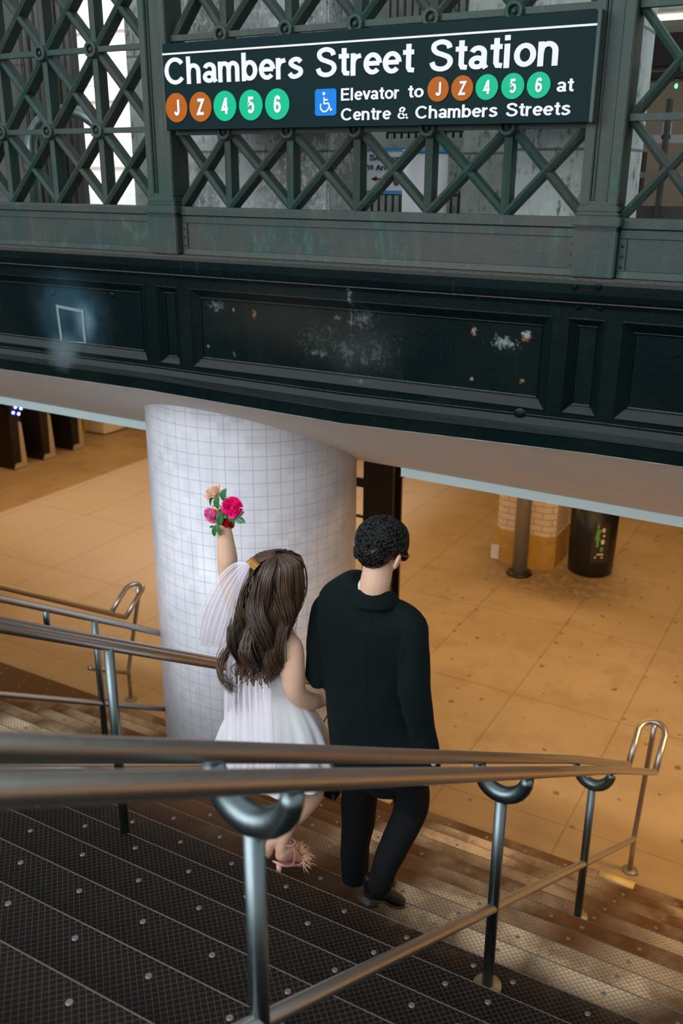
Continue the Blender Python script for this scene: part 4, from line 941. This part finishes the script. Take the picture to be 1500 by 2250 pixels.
# collar, seams
cb = B(); C0 = Vector(A(820, 1300, 10.28)); P = []
nC = 20; rings = []
for i in range(nC + 1):
    a = math.radians(-205 + 230 * i / nC); cx_, cy_ = math.cos(a), math.sin(a)
    base = C0 + Vector((cx_ * .33, cy_ * .29 + .0, -.03 - .10 * max(0, cy_))); tp_ = C0 + Vector((cx_ * .265, cy_ * .24, .14 - .16 * max(0, cy_ + .2))); out = C0 + Vector((cx_ * .39, cy_ * .35, -.12 - .08 * max(0, cy_)))
    inn = C0 + Vector((cx_ * .245, cy_ * .225, .02 - .1 * max(0, cy_)))
    rings.append([cb.verts.new(W(*v)) for v in (out, base + Vector((cx_ * .02, cy_ * .02, .03)), tp_, inn)])
for a, b in zip(rings, rings[1:]):
    for i in range(3): cb.faces.new((a[i], b[i], b[i + 1], a[i + 1]))
o = obj('collar', cb, WOOL, man); m_ = o.modifiers.new('t', 'SOLIDIFY'); m_.thickness = .006; m_ = o.modifiers.new('s', 'SUBSURF'); m_.render_levels = 1; m_.levels = 1
sb = B(); limb(sb, [A(818, 1302, 10.24), A(822, 1288, 10.24)], [(.225, .215), (.218, .21)]); obj('shirt_collar', sb, SHIRT, man)
for nm_, pts_ in (('back_seam', [(812, 1345, 9.90), (806, 1400, 9.905), (801, 1470, 9.91), (803, 1560, 9.90), (812, 1640, 9.895), (822, 1700, 9.9)]), ('shoulder_seam', [(905, 1352, 10.17), (893, 1385, 10.02), (884, 1425, 9.99), (877, 1460, 10.0)])):
    b1 = B(); tube(b1, spline([W(*A(*p)) for p in pts_], 6), .0026, 6, ref=(1, 0, 0)); o = obj(nm_, b1, WOOL, jk); m_ = o.modifiers.new('lay', 'SHRINKWRAP'); m_.target = jk; m_.wrap_method = 'PROJECT' if False else 'NEAREST_SURFACEPOINT'; m_.wrap_mode = 'ABOVE_SURFACE'; m_.offset = .0012
# trousers
tb = B(); limb(tb, [A(836, 1640, 10.38), A(836, 1700, 10.4)], [(.50, .34), (.52, .34)], 28)
limb(tb, [A(798, 1680, 10.4), A(791, 1740, 10.47), A(787, 1800, 10.5), A(781, 1860, 10.5), A(779, 1930, 10.6), A(779, 1995, 10.6), A(780, 2030, 10.62)], [.30, .275, .26, .225, .215, .20, .20], 26)
limb(tb, [A(878, 1680, 10.4), A(903, 1740, 10.5), A(898, 1790, 10.45), A(869, 1850, 10.1), A(846, 1900, 9.86), A(838, 1926, 9.80), A(833, 1944, 9.77)], [.32, .275, .25, .215, .19, .185, .18], 26)
o = obj('trousers', tb, TRS, man); remesh(o, .0065, 4, .5); dm = o.modifiers.new('folds', 'DISPLACE'); dm.texture = tx; dm.strength = .012; dm.mid_level = .5
for hl, te, up_, nm in (((-5.06, 9.66, -10.02), (-4.76, 10.38, -10.47), (.1, .6, 1), 'shoe'), ((-5.56, 10.56, nz(Y0 + 7)), (-5.48, 11.5, nz(Y0 + 7)), (0, 0, 1), 'shoe')):
    b1 = B(); shoe_mesh(b1, hl, te, up_, 1.12); o = obj(nm, b1, LEA, man); o.modifiers.new('s', 'SUBSURF').render_levels = 1
    b1 = B(); sole_mesh(b1, hl, te, up_, 1.12); obj('sole', b1, SOLE, o).location -= man.location * 0
# man's hair: clipped cap plus individual curls
hb = B()
def hl(p): return MC + MR @ Vector(p)
for p, r in (((0, -.06, .12), (.305, .345, .29)), ((0, -.15, -.02), (.262, .24, .25)), ((0, .06, .20), (.27, .28, .24)), ((0, -.17, -.12), (.21, .16, .16))): ell(hb, tuple(hl(p)), r, MR, 28)
hc = obj('hair', hb, HAIRB, man); remesh(hc, .006, 3)
tx2 = bpy.data.textures.new('curl_lumps', 'CLOUDS'); tx2.noise_scale = .012; dm = hc.modifiers.new('curls', 'DISPLACE'); dm.texture = tx2; dm.strength = .012; dm.mid_level = .5
cbm = B(); rnd = random.Random(3)
for i in range(2600):
    v = Vector((rnd.gauss(0, 1), rnd.gauss(0, 1), rnd.gauss(0, 1))).normalized()
    if v.y > .55 and v.z < .55: continue
    if abs(v.x) > .8 and v.z < -.12: continue
    if v.z < -.62: continue
    if v.z < -.1 and v.y > .1: continue
    if v.z < -.15 and rnd.random() < .5:
        c0 = Vector((0, -.13, -.02)) + Vector((v.x * .27, v.y * .255, v.z * .29)); rad = .62
        if v.y > -.05: continue
    else: c0 = Vector((0, -.05, .10)) + Vector((v.x * .325, v.y * .35, v.z * .325)); rad = 1
    p = W(*hl(c0)); nrm = (MR @ v).normalized(); t1 = nrm.cross(Vector((rnd.gauss(0, 1), rnd.gauss(0, 1), rnd.gauss(0, 1)))).normalized(); t2 = nrm.cross(t1)
    r0 = rnd.uniform(.005, .0095) * rad; turns = rnd.uniform(1.0, 1.7); pts = []
    for j in range(11):
        a = turns * 2 * math.pi * j / 10; pts.append(p + t1 * r0 * math.cos(a) + nrm * (r0 * math.sin(a) * .9 + .002) + t2 * (j / 10 - .5) * .012 * rad)
    tube(cbm, pts, [.0014 + .0006 * math.sin(math.pi * j / 10) for j in range(11)], 5, ref=tuple(t2), caps=False)
obj('curls', cbm, HAIRB, hc)
# stubble, ears are part of the body; glasses
gb = B()
def hp(p): return W(*(MC + MR @ Vector(p)))
for sd in (-1, 1):
    tube(gb, [hp((sd * .285, -.02, .0)), hp((sd * .275, .12, .02)), hp((sd * .23, .33, .02))], .0032, 8, ref=(0, 0, 1))
    P = [hp((sd * .12 + .085 * math.cos(a * math.pi / 8), .345, -.0 + .07 * math.sin(a * math.pi / 8))) for a in range(17)]; tube(gb, P, .003, 8, ref=(0, 1, 0), caps=False)
tube(gb, [hp((-.04, .35, .01)), hp((.04, .35, .01))], .003, 8, ref=(0, 0, 1))
gl = obj('glasses', gb, GLR, man)
for sd in (-1, 1):
    b1 = B(); ell(b1, tuple(MC + MR @ Vector((sd * .12, .343, 0))), (.08, .008, .066), MR, 16); obj('lens', b1, BLACK, gl)
b1 = B(); ell(b1, tuple(hl((0, .115, -.215))), (.172, .188, .155), MR, 22); obj('beard', b1, STUB, man)
for sd in (-1, 1):
    b1 = B(); ell(b1, tuple(hl((sd * .11, .285, .0))), (.04, .04, .03), MR, 12); obj('eye', b1, WHT, man)
# ---------------------------------------------------------------- the woman
wom = thing('person', 'woman in a short white dress and veil with long brown hair, arm raised', 'person', (-6.6, 10.0, nz(Y0 + 6)))
WC = Vector(A(610, 1290, 10.02)); WR = fullrot(38, 8, 0)
wb = B(); head_parts(wb, WC, WR, .93, False)
limb(wb, [A(604, 1400, 10.05), A(606, 1360, 10.02), A(608, 1330, 10.02)], [(.20, .18), (.15, .15), (.15, .16)])
limb(wb, [A(600, 1392, 10.05), A(598, 1420, 10.05), A(597, 1460, 10.05), A(598, 1505, 10.05), A(602, 1560, 10.08), A(602, 1600, 10.08)], [(.40, .19), (.46, .25), (.40, .25), (.32, .22), (.42, .27), (.42, .27)], 24)
limb(wb, [A(622, 1412, 10.0), A(634, 1428, 9.92), A(641, 1475, 9.86), A(651, 1522, 9.9), A(680, 1540, 10.15), A(716, 1533, 10.45), (-5.75, 10.72, -6.93)], [.20, .215, .19, .15, .13, .105, .085], 20)
hand(wb, (-5.73, 10.74, -6.92), (.75, .5, .25), (.1, -.2, 1), .9, .55, -1)
limb(wb, [A(560, 1405, 10.02), A(543, 1385, 10.02), A(520, 1330, 10.06), A(501, 1268, 10.08), A(499, 1225, 10.03), A(494, 1180, 10.0), A(493, 1165, 10.0)], [.17, .175, .155, .138, .148, .118, .105], 20)
hand(wb, A(493, 1163, 10.0), (-.05, .15, 1), (0, 1, .1), .9, .75, 1)
WLL = [A(625, 1620, 10.12), A(662, 1690, 10.35), A(690, 1738, 10.42), A(655, 1785, 10.15), A(612, 1835, 9.82), A(594, 1856, 9.72), A(588, 1872, 9.72)]
limb(wb, WLL, [.27, .23, .165, .165, .095, .078, .085], 20)
WRL = [A(590, 1620, 10.1), A(625, 1700, 10.15), A(640, 1745, 10.15), A(634, 1800, 9.95), A(620, 1852, 9.78), A(616, 1880, 9.74)]
limb(wb, WRL, [.27, .23, .165, .155, .085, .085], 20)
def foot(bm, heel, toe, upv, s):
    h = Vector(heel); f = Vector(toe) - h; L = f.length; f.normalize(); u = (Vector(upv) - f * Vector(upv).dot(f)).normalized()
    sec = [(.0, .06, .05, .2), (.07, .085, .03, .28), (.2, .095, .02, .33), (.38, .09, .05, .27), (.58, .11, .03, .18), (.76, .13, .01, .13), (.88, .12, .01, .09), (.95, .08, .02, .07)]
    tube(bm, [W(*(h + f * L * a + u * s * (b + t) / 2)) for a, w_, b, t in sec], [(w_ * s * U, (t - b) * s * U / 2) for a, w_, b, t in sec], 18, ref=tuple(u))
    return h, f, u, f.cross(u), L
FT = [((-6.50, 9.62, -9.86), (-6.42, 10.28, -10.30), (.1, .7, 1)), ((-6.86, 9.66, -9.80), (-6.95, 10.28, -10.26), (-.1, .7, 1))]
for h, t, u in FT: foot(wb, h, t, u, 1.0)
wbody = obj('body', wb, SKW, wom); remesh(wbody, .005, 5)
for h, t, u in FT:
    h = Vector(h); t = Vector(t); f = (t - h); L = f.length; f.normalize(); u = (Vector(u) - f * Vector(u).dot(f)).normalized(); r = f.cross(u)
    b1 = B(); sec = [(0, .09, .0), (.2, .10, -.02), (.5, .11, .0), (.76, .15, -.01), (.95, .12, -.01), (1.02, .05, .0)]
    tube(b1, [W(*(h + f * L * a + u * b)) for a, w_, b in sec], [(w_ * U, .014 * U) for a, w_, b in sec], 14, ref=tuple(u), power=3)
    base = h + f * .08 - u * .02; tube(b1, [W(*base), W(base.x, base.y - .02, base.z - .3)], [.014, .006], 10, ref=(0, 1, 0))
    sd = obj('sandal', b1, STRAP, wom)
    def loop(c_, ax, ay, ux, uy, r0):
        P = [W(*(c_ + ux * ax * math.cos(a * math.pi / 10) + uy * ay * math.sin(a * math.pi / 10))) for a in range(21)]; b = B(); tube(b, P, r0, 8, ref=tuple(f), caps=False); return b
    obj('strap', loop(h + f * .10 + u * .33, .105, .12, r, (f * .9 + u * .35).normalized(), .0042), STRAP, sd)
    obj('strap', loop(h + f * .26 + u * .14, .115, .19, r, (u * .8 - f * .45).normalized(), .004), STRAP, sd)
    obj('strap', loop(h + f * .50 + u * .10, .135, .12, r, (u).normalized(), .004), STRAP, sd); obj('strap', loop(h + f * .60 + u * .08, .145, .11, r, (u * .9 + f * .3).normalized(), .004), STRAP, sd)
    b1 = B(); rn = random.Random(5)
    for i in range(150):
        a = rn.uniform(-.3, 3.4); c_ = h + f * rn.uniform(.44, .60) + r * math.cos(a) * .14 + u * (.08 + .12 * math.sin(a))
        d = (r * math.cos(a) * 1.0 + u * (math.sin(a) + .2) * .8 + Vector((rn.gauss(0, .35), rn.gauss(0, .35), rn.gauss(0, .35)))).normalized(); L2 = rn.uniform(.08, .21)
        P = [W(*(c_ + d * L2 * q + Vector((rn.gauss(0, .006), rn.gauss(0, .006), -.05 * q * q)))) for q in (0, .35, .7, 1)]; tube(b1, P, [.0022, .0030, .0018, .0005], 4, ref=(.3, .2, 1))
    obj('feather_trim', b1, FEA, sd)
# dress: fitted bodice and pleated flaring skirt
db = B(); n = 120; rings = []
rows = [(1448, 600, 56, .30), (1468, 599, 55, .31), (1490, 600, 50, .29), (1508, 602, 48, .27), (1516, 602, 50, .28), (1540, 603, 68, .40), (1570, 603, 92, .54), (1605, 602, 108, .66), (1640, 601, 116, .70), (1668, 600, 122, .74), (1680, 600, 124, .75)]
for py, px, h, ry in rows:
    Y = 10.05; X = hx(px, h, py, Y); c_ = Vector(A(px, py, Y)); rx = math.sqrt(max(.06, X * X - (ry * .5) ** 2)); k = max(0, (py - 1516) / 180); ring = []
    for i in range(n):
        a = 2 * math.pi * i / n; pl = 1 + k * (.055 * math.sin(11 * a + .6 * math.sin(3 * a)) + .03 * math.sin(23 * a)); zt = 0
        if py < 1470: zt = (.0 if py > 1450 else .10 * math.cos(a - 0.2))
        ring.append(db.verts.new(W(c_.x + rx * pl * math.cos(a), c_.y + ry * pl * math.sin(a), c_.z + zt)))
    rings.append(ring)
for a, b in zip(rings, rings[1:]):
    for i in range(n): db.faces.new((a[i], a[(i + 1) % n], b[(i + 1) % n], b[i]))
dr = obj('dress', db, DRS, wom); dr.modifiers.new('t', 'SOLIDIFY').thickness = .004; s_ = dr.modifiers.new('s', 'SUBSURF'); s_.render_levels = 1
b1 = B(); tube(b1, spline([W(*A(610, 1462, 9.78)), W(*A(612, 1425, 9.78)), W(*A(617, 1394, 9.90)), W(*A(624, 1386, 10.08)), W(*A(640, 1408, 10.24)), W(*A(650, 1440, 10.28))], 5), (.013, .004), 10, ref=(.4, -.8, .4)); obj('dress_strap', b1, DRS, dr)
b1 = B(); tube(b1, spline([W(*A(575, 1465, 9.78)), W(*A(572, 1425, 9.78)), W(*A(572, 1394, 9.95)), W(*A(574, 1390, 10.1)), W(*A(566, 1420, 10.28))], 5), (.013, .004), 10, ref=(.4, -.8, .4)); obj('dress_strap', b1, DRS, dr)
b1 = B(); ell(b1, (0, 0, 0), (1, 1, 1)); b1.free()
# hair: inner mass and flowing locks with individual tone
prof_h = [(1216, 613, 4, .05), (1220, 612, 26, .2), (1227, 610, 44, .28), (1245, 606, 54, .36), (1275, 603, 60, .41), (1310, 598, 63, .42), (1345, 591, 61, .36), (1380, 577, 58, .30), (1415, 562, 54, .25), (1450, 557, 45, .21), (1485, 550, 31, .17), (1520, 546, 19, .12), (1554, 542, 8, .06)]
def hrow(t):
    L = lerp_list([tuple(map(float, r)) for r in prof_h], 200); return L[max(0, min(199, int(t * 199)))]
HY = lambda py: 10.02 - .30 * max(0, min(1, (py - 1300) / 110))
def hpos(t, a, out=0.0):
    py, px, h, ry = hrow(t); Y = HY(py); X = hx(px, h, py, Y); c_ = Vector(A(px, py, Y)); rx = math.sqrt(max(.004, X * X - (ry * .5) ** 2))
    return Vector((c_.x + (rx + out) * math.cos(a), c_.y + (ry + out) * math.sin(a), c_.z))
hb = B(); n = 28; rings = []
for j in range(26):
    t = j / 25 * .93; rings.append([hb.verts.new(W(*hpos(t, 2 * math.pi * i / n, -.05))) for i in range(n)])
for a, b in zip(rings, rings[1:]):
    for i in range(n): hb.faces.new((a[i], a[(i + 1) % n], b[(i + 1) % n], b[i]))
hb.faces.new(rings[0]); hb.faces.new(rings[-1][::-1])
# leave the face clear
fdir = WR @ Vector((0, 1, 0))
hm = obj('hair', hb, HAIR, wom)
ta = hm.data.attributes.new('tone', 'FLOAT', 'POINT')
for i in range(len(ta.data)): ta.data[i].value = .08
lb = B(); tones = []; rn = random.Random(11)
for i in range(1700):
    a = rn.uniform(-math.pi, math.pi)
    # locks hang over the back and the sides, few over the face side
    if .15 < a < 1.6 and rn.random() < .75: continue
    t0 = rn.uniform(.0, .07) if i < 1000 else rn.uniform(.05, .45); t1 = min(1.0, rn.uniform(.72, 1.02))
    if rn.random() < .12: t1 = 1.0
    cl = int((a + math.pi) / 6.283 * 15); rc = random.Random(cl * 7 + 1); amp = rc.uniform(.08, .17) + rn.uniform(-.01, .02); ph = rc.uniform(0, 6.28) + rn.gauss(0, .3); fr = rc.uniform(5.5, 8.5); off = rn.uniform(-.02, .05); tw = rc.uniform(-.7, .7); a = a * .8 + .2 * ((cl + .5) / 15 * 6.283 - math.pi); P = []; m = 26
    for j in range(m):
        q = j / (m - 1); t = t0 + (t1 - t0) * q; g_ = max(0, t - .22) / .78
        aa = a + tw * q + (amp * 2.2 * g_) * math.sin(fr * t * 2 + ph) / max(.2, 1 - t * .5)
        v = hpos(t, aa, off + amp * g_ * 1.6 * math.cos(fr * t * 2 + ph)); v.z += 0
        P.append(W(*v))
    w0 = rn.uniform(.0012, .0030); nv = len(lb.verts)
    tube(lb, P, [(w0 * (1.0 if q < .75 else max(.12, 1 - (q - .75) * 3.6)) * (1 - .15 * g_), w0 * .55 * (1.0 if q < .75 else max(.12, 1 - (q - .75) * 3.6))) for q in [j / (m - 1) for j in range(m)]], 6, ref=(math.cos(a), math.sin(a), 0), caps=False)
    tones += [min(1, max(0, rc.uniform(.05, .6) + rn.gauss(0, .2)))] * (len(lb.verts) - nv)
# face-framing strands and loose curled ends
for i in range(64):
    if i < 20:
        x0 = 640 + rn.uniform(-10, 14); P0 = [A(625 + rn.uniform(-8, 8), 1224 + rn.uniform(0, 6), 10.15), A(650 + rn.uniform(-4, 6), 1250, 10.25), A(x0 + 14, 1285 + rn.uniform(-8, 8), 10.2), A(x0 + 4, 1320, 10.1), A(x0 - 6 + rn.uniform(-6, 8), 1360, 9.95), A(x0 - 10 + rn.uniform(-8, 14), 1395, 9.85)]
    else:
        x0 = rn.uniform(520, 600); y0_ = rn.uniform(1440, 1490); cx_ = rn.uniform(-1, 1); P0 = [A(x0, y0_ - 40, 9.6), A(x0 + 6 * cx_, y0_, 9.55), A(x0 - 12 * cx_ - 4, y0_ + 26, 9.56), A(x0 - 10 + 8 * cx_, y0_ + 46, 9.56), A(x0 - 22 + 14 * cx_, y0_ + 58, 9.56)]
    nv = len(lb.verts); S_ = spline([W(*p) for p in P0], 5); tube(lb, S_, [(.0035 * (1 - .8 * j / len(S_)), .0022 * (1 - .8 * j / len(S_))) for j in range(len(S_))], 6, ref=(0, 1, 0), caps=False); tones += [rn.uniform(.3, .9)] * (len(lb.verts) - nv)
lk = obj('locks', lb, HAIR, hm); ta = lk.data.attributes.new('tone', 'FLOAT', 'POINT')
for i, v in enumerate(tones): ta.data[i].value = v
# crown knot and tortoiseshell clip
b1 = B(); V = [A(*p) for p in ((549, 1226, 9.66), (567, 1243, 9.64), (558, 1253, 9.64), (539, 1236, 9.66))]
f_ = [b1.verts.new(W(*v)) for v in V]; g_ = [b1.verts.new(W(v[0], v[1] + .05, v[2])) for v in V]; b1.faces.new(f_); b1.faces.new(g_[::-1]); [b1.faces.new((f_[i], f_[(i + 1) % 4], g_[(i + 1) % 4], g_[i])) for i in range(4)]
obj('hair_clip', b1, CLIP, wom, smooth=False)
# sunglasses
b1 = B()
def wp_(p): return W(*(WC + WR @ (Vector(p) * .93)))
for sd in (-1, 1):
    tube(b1, [wp_((sd * .29, -.02, .02)), wp_((sd * .26, .2, .02)), wp_((sd * .2, .34, .02))], .005, 8, ref=(0, 0, 1))
    P = [wp_((sd * .12 + .10 * math.cos(a * math.pi / 8), .35, .08 * math.sin(a * math.pi / 8))) for a in range(17)]; tube(b1, P, .005, 8, ref=(0, 1, 0), caps=False)
gl = obj('sunglasses', b1, GLW, wom)
for sd in (-1, 1): b1 = B(); ell(b1, tuple(WC + WR @ Vector((sd * .112, .322, 0))), (.09, .008, .075), WR, 16); obj('lens', b1, BLACK, gl)
# veil: gathered at the clip, short blown layer and long falling panel
def veil(name, topL, botL, rows_, Yf, seed, amp, nf, base=.0):
    """topL/botL: polylines of the two side edges; the sheet is ruled between them with pleats"""
    rn = random.Random(seed); m = 90; E0 = spline([W(*p) for p in topL], 12); E1 = spline([W(*p) for p in botL], 12); L0 = [E0[int(i / (rows_ - 1) * (len(E0) - 1))] for i in range(rows_)]; L1 = [E1[int(i / (rows_ - 1) * (len(E1) - 1))] for i in range(rows_)]
    b = B(); grid = []; fold = []
    for i in range(rows_):
        v = i / (rows_ - 1); r = []
        for j in range(m):
            u = j / (m - 1); p = L0[i].lerp(L1[i], u); s1 = math.sin(u * nf * 6.28 + 1.3 * math.sin(u * 9 + seed)); s2 = math.sin(u * nf * 2.7 * 6.28 + v * 2)
            d = amp * (.25 + v) * (s1 + .4 * s2); p = p + Vector((.12 * d, d, 0))
            r.append(b.verts.new(p)); fold.append(max(0, min(1, base + .40 + .14 * s1 * s1 + .16 * abs(noise.noise((u * 34, v * .8, seed))) + .5 * (1 - v) ** 3 + .2 * (u < .012 or u > .988))))
        grid.append(r)
    for i in range(rows_ - 1):
        for j in range(m - 1): b.faces.new((grid[i][j], grid[i][j + 1], grid[i + 1][j + 1], grid[i + 1][j]))
    o = obj(name, b, TUL, wom); at_ = o.data.attributes.new('fold', 'FLOAT', 'POINT')
    for i, f in enumerate(fold): at_.data[i].value = f
    return o
veil('veil', [A(547, 1236, 9.66), A(512, 1238, 9.64), A(468, 1278, 9.55), A(436, 1340, 9.48), A(426, 1400, 9.45)], [A(549, 1246, 9.64), A(536, 1275, 9.6), A(521, 1330, 9.55), A(510, 1390, 9.52), A(497, 1428, 9.5)], 40, 0, 2, .008, 5, .0)
veil('veil', [A(546, 1238, 9.68), A(505, 1262, 9.66), A(470, 1320, 9.6), A(452, 1375, 9.55), A(437, 1418, 9.52)], [A(549, 1246, 9.66), A(540, 1285, 9.64), A(525, 1340, 9.6), A(512, 1390, 9.58), A(500, 1424, 9.56)], 40, 0, 5, .010, 4, .0)
veil('veil', [A(546, 1240, 9.72), A(515, 1320, 9.72), A(500, 1410, 9.66), A(492, 1480, 9.58), A(489, 1560, 9.42), A(487, 1640, 9.22), A(484, 1700, 9.12)], [A(552, 1246, 9.72), A(572, 1330, 9.75), A(590, 1410, 9.70), A(594, 1480, 9.62), A(601, 1560, 9.40), A(606, 1640, 9.18), A(610, 1700, 9.08)], 60, 0, 9, .012, 8, .22)
# ---------------------------------------------------------------- bouquet in her raised hand
bq = thing('bouquet', 'small bouquet of pink, red and cream roses held up against the tiled column', 'bouquet', tuple(at(492, 1135, 9.9)))
def rose(px, py, Y, r, nrm, mat, nm='rose', seed=1):
    b = B(); rn = random.Random(seed); c_ = W(*A(px, py, Y)); nrm = Vector(nrm).normalized(); t1 = nrm.orthogonal().normalized(); t2 = nrm.cross(t1); R0 = r * U
    layers = [(3, .22, .55, .2), (4, .36, .52, .35), (5, .55, .45, .6), (6, .78, .32, .85), (6, 1.0, .12, 1.05)]
    ell_b = b; M = Matrix.Translation(c_ - nrm * R0 * .3) @ Matrix.Diagonal((R0 * .5,) * 3 + (1,)); bmesh.ops.create_uvsphere(b, u_segments=12, v_segments=8, radius=1, matrix=M)
    for li, (np_, rr, hh, op) in enumerate(layers):
        for k in range(np_):
            a0 = 2 * math.pi * (k + rn.random() * .3) / np_ + li * .7; wdt = 2 * math.pi / np_ * .78; g = []
            for i in range(5):
                row = []
                for j in range(7):
                    v = i / 4; u = j / 6 - .5; a = a0 + u * wdt * 1.25; rad = R0 * rr * (.25 + .75 * math.sin(v * 1.5)) * (1 - .08 * abs(u)); up_ = R0 * (hh * v - .35 * (1 - v)) - R0 * .10 * op * max(0, v - .7) * 3 - R0 * .25 * (abs(u) * 2) ** 3 * v
                    row.append(b.verts.new(c_ + (t1 * math.cos(a) + t2 * math.sin(a)) * (rad + R0 * rn.uniform(-.01, .01)) + nrm * up_))
                g.append(row)
            for i in range(4):
                for j in range(6): b.faces.new((g[i][j], g[i][j + 1], g[i + 1][j + 1], g[i + 1][j]))
    o = obj(nm, b, mat, bq); s_ = o.modifiers.new('t', 'SOLIDIFY'); s_.thickness = .0007; s_ = o.modifiers.new('s', 'SUBSURF'); s_.render_levels = 1; s_.levels = 1
    return o
o = rose(510, 1115, 9.78, .155, (.35, -.9, .25), PINK, seed=2); o['label'] = 'large hot pink rose'
o = rose(462, 1133, 9.82, .125, (-.1, -.95, -.1), LPNK, seed=3); o['label'] = 'paler pink rose on the left'
o = rose(499, 1150, 9.84, .115, (.1, -.8, -.5), RED, seed=4); o['label'] = 'dark red rose below the others'
o = rose(467, 1080, 9.9, .15, (-.35, -.45, .8), CRM, seed=5); o['label'] = 'cream rose turned away at the top'
def leaf(px, py, Y, L, wd_, d, nrm):
    b = B(); c_ = W(*A(px, py, Y)); d = Vector(d).normalized(); nrm = Vector(nrm).normalized(); s = d.cross(nrm).normalized(); L *= U; wd_ *= U; g = []
    for i in range(9):
        t = i / 8; w_ = wd_ * math.sin(math.pi * min(1, t * .97 + .03)) ** .8 * (1 - .15 * t); row = [b.verts.new(c_ + d * L * (t - .5) + s * w_ * k / 2 + nrm * (abs(k) * w_ * .25 - .12 * L * (t - .3) ** 2)) for k in (-1, -.5, 0, .5, 1)]; g.append(row)
    for i in range(8):
        for j in range(4): b.faces.new((g[i][j], g[i][j + 1], g[i + 1][j + 1], g[i + 1][j]))
    o = obj('leaf', b, LEAF, bq); o.modifiers.new('t', 'SOLIDIFY').thickness = .0008
for a in ((493, 1087, 9.8, .20, .14, (.25, 0, 1), (-.2, -1, .2)), (479, 1104, 9.76, .20, .14, (.1, 0, 1), (-.3, -1, .1)), (465, 1100, 9.85, .17, .11, (.35, 0, 1), (-.8, -.8, 0)), (484, 1140, 9.77, .20, .12, (.15, 0, 1), (.2, -1, 0)), (492, 1131, 9.80, .14, .1, (-.8, 0, .6), (0, -1, .2)), (528, 1142, 9.8, .17, .11, (1, 0, -.35), (.1, -1, .4)), (529, 1128, 9.82, .13, .07, (.9, 0, .5), (0, -1, 0)), (514, 1143, 9.78, .13, .07, (.1, 0, 1), (0, -1, 0)), (472, 1166, 9.82, .18, .09, (.2, 0, 1), (0, -1, 0)), (481, 1163, 9.82, .18, .08, (-.4, 0, 1), (.2, -1, 0)), (466, 1157, 9.84, .1, .04, (1, 0, .4), (0, -1, 0)), (507, 1140, 9.82, .14, .08, (.5, 0, -.6), (0, -1, 0))): leaf(*a)
b1 = B()
for i in range(6): tube(b1, [W(*A(494 + i % 3 * 3, 1150 - i, 10.0)), W(*A(482 + i * 6, 1118 - (i % 2) * 14, 9.9))], .0022, 6)
obj('stems', b1, LEAF, bq)
# dark bag hanging between the couple
hbg = thing('handbag', 'small black bag hanging low between the couple', 'bag', tuple(at(718, 1735, 10.6)))
b1 = B(); V = [A(*p) for p in ((690, 1690, 10.6), (742, 1690, 10.6), (741, 1750, 10.6), (733, 1763, 10.6), (697, 1745, 10.6))]
f_ = [b1.verts.new(W(*v)) for v in V]; g_ = [b1.verts.new(W(v[0], v[1] + .25, v[2])) for v in V]; b1.faces.new(f_); b1.faces.new(g_[::-1]); [b1.faces.new((f_[i], f_[(i + 1) % 5], g_[(i + 1) % 5], g_[i])) for i in range(5)]
bmesh.ops.bevel(b1, geom=list(b1.edges), offset=.006, segments=2, affect='EDGES'); obj('pouch', b1, LEA, hbg)
b1 = B(); tube(b1, spline([W(*A(695, 1692, 10.7)), W(*A(704, 1600, 10.75)), (W(-5.72, 10.9, -6.8)), W(*A(728, 1600, 10.75)), W(*A(738, 1692, 10.7))], 6), .003, 8, ref=(0, 1, 0)); obj('handle', b1, LEA, hbg)
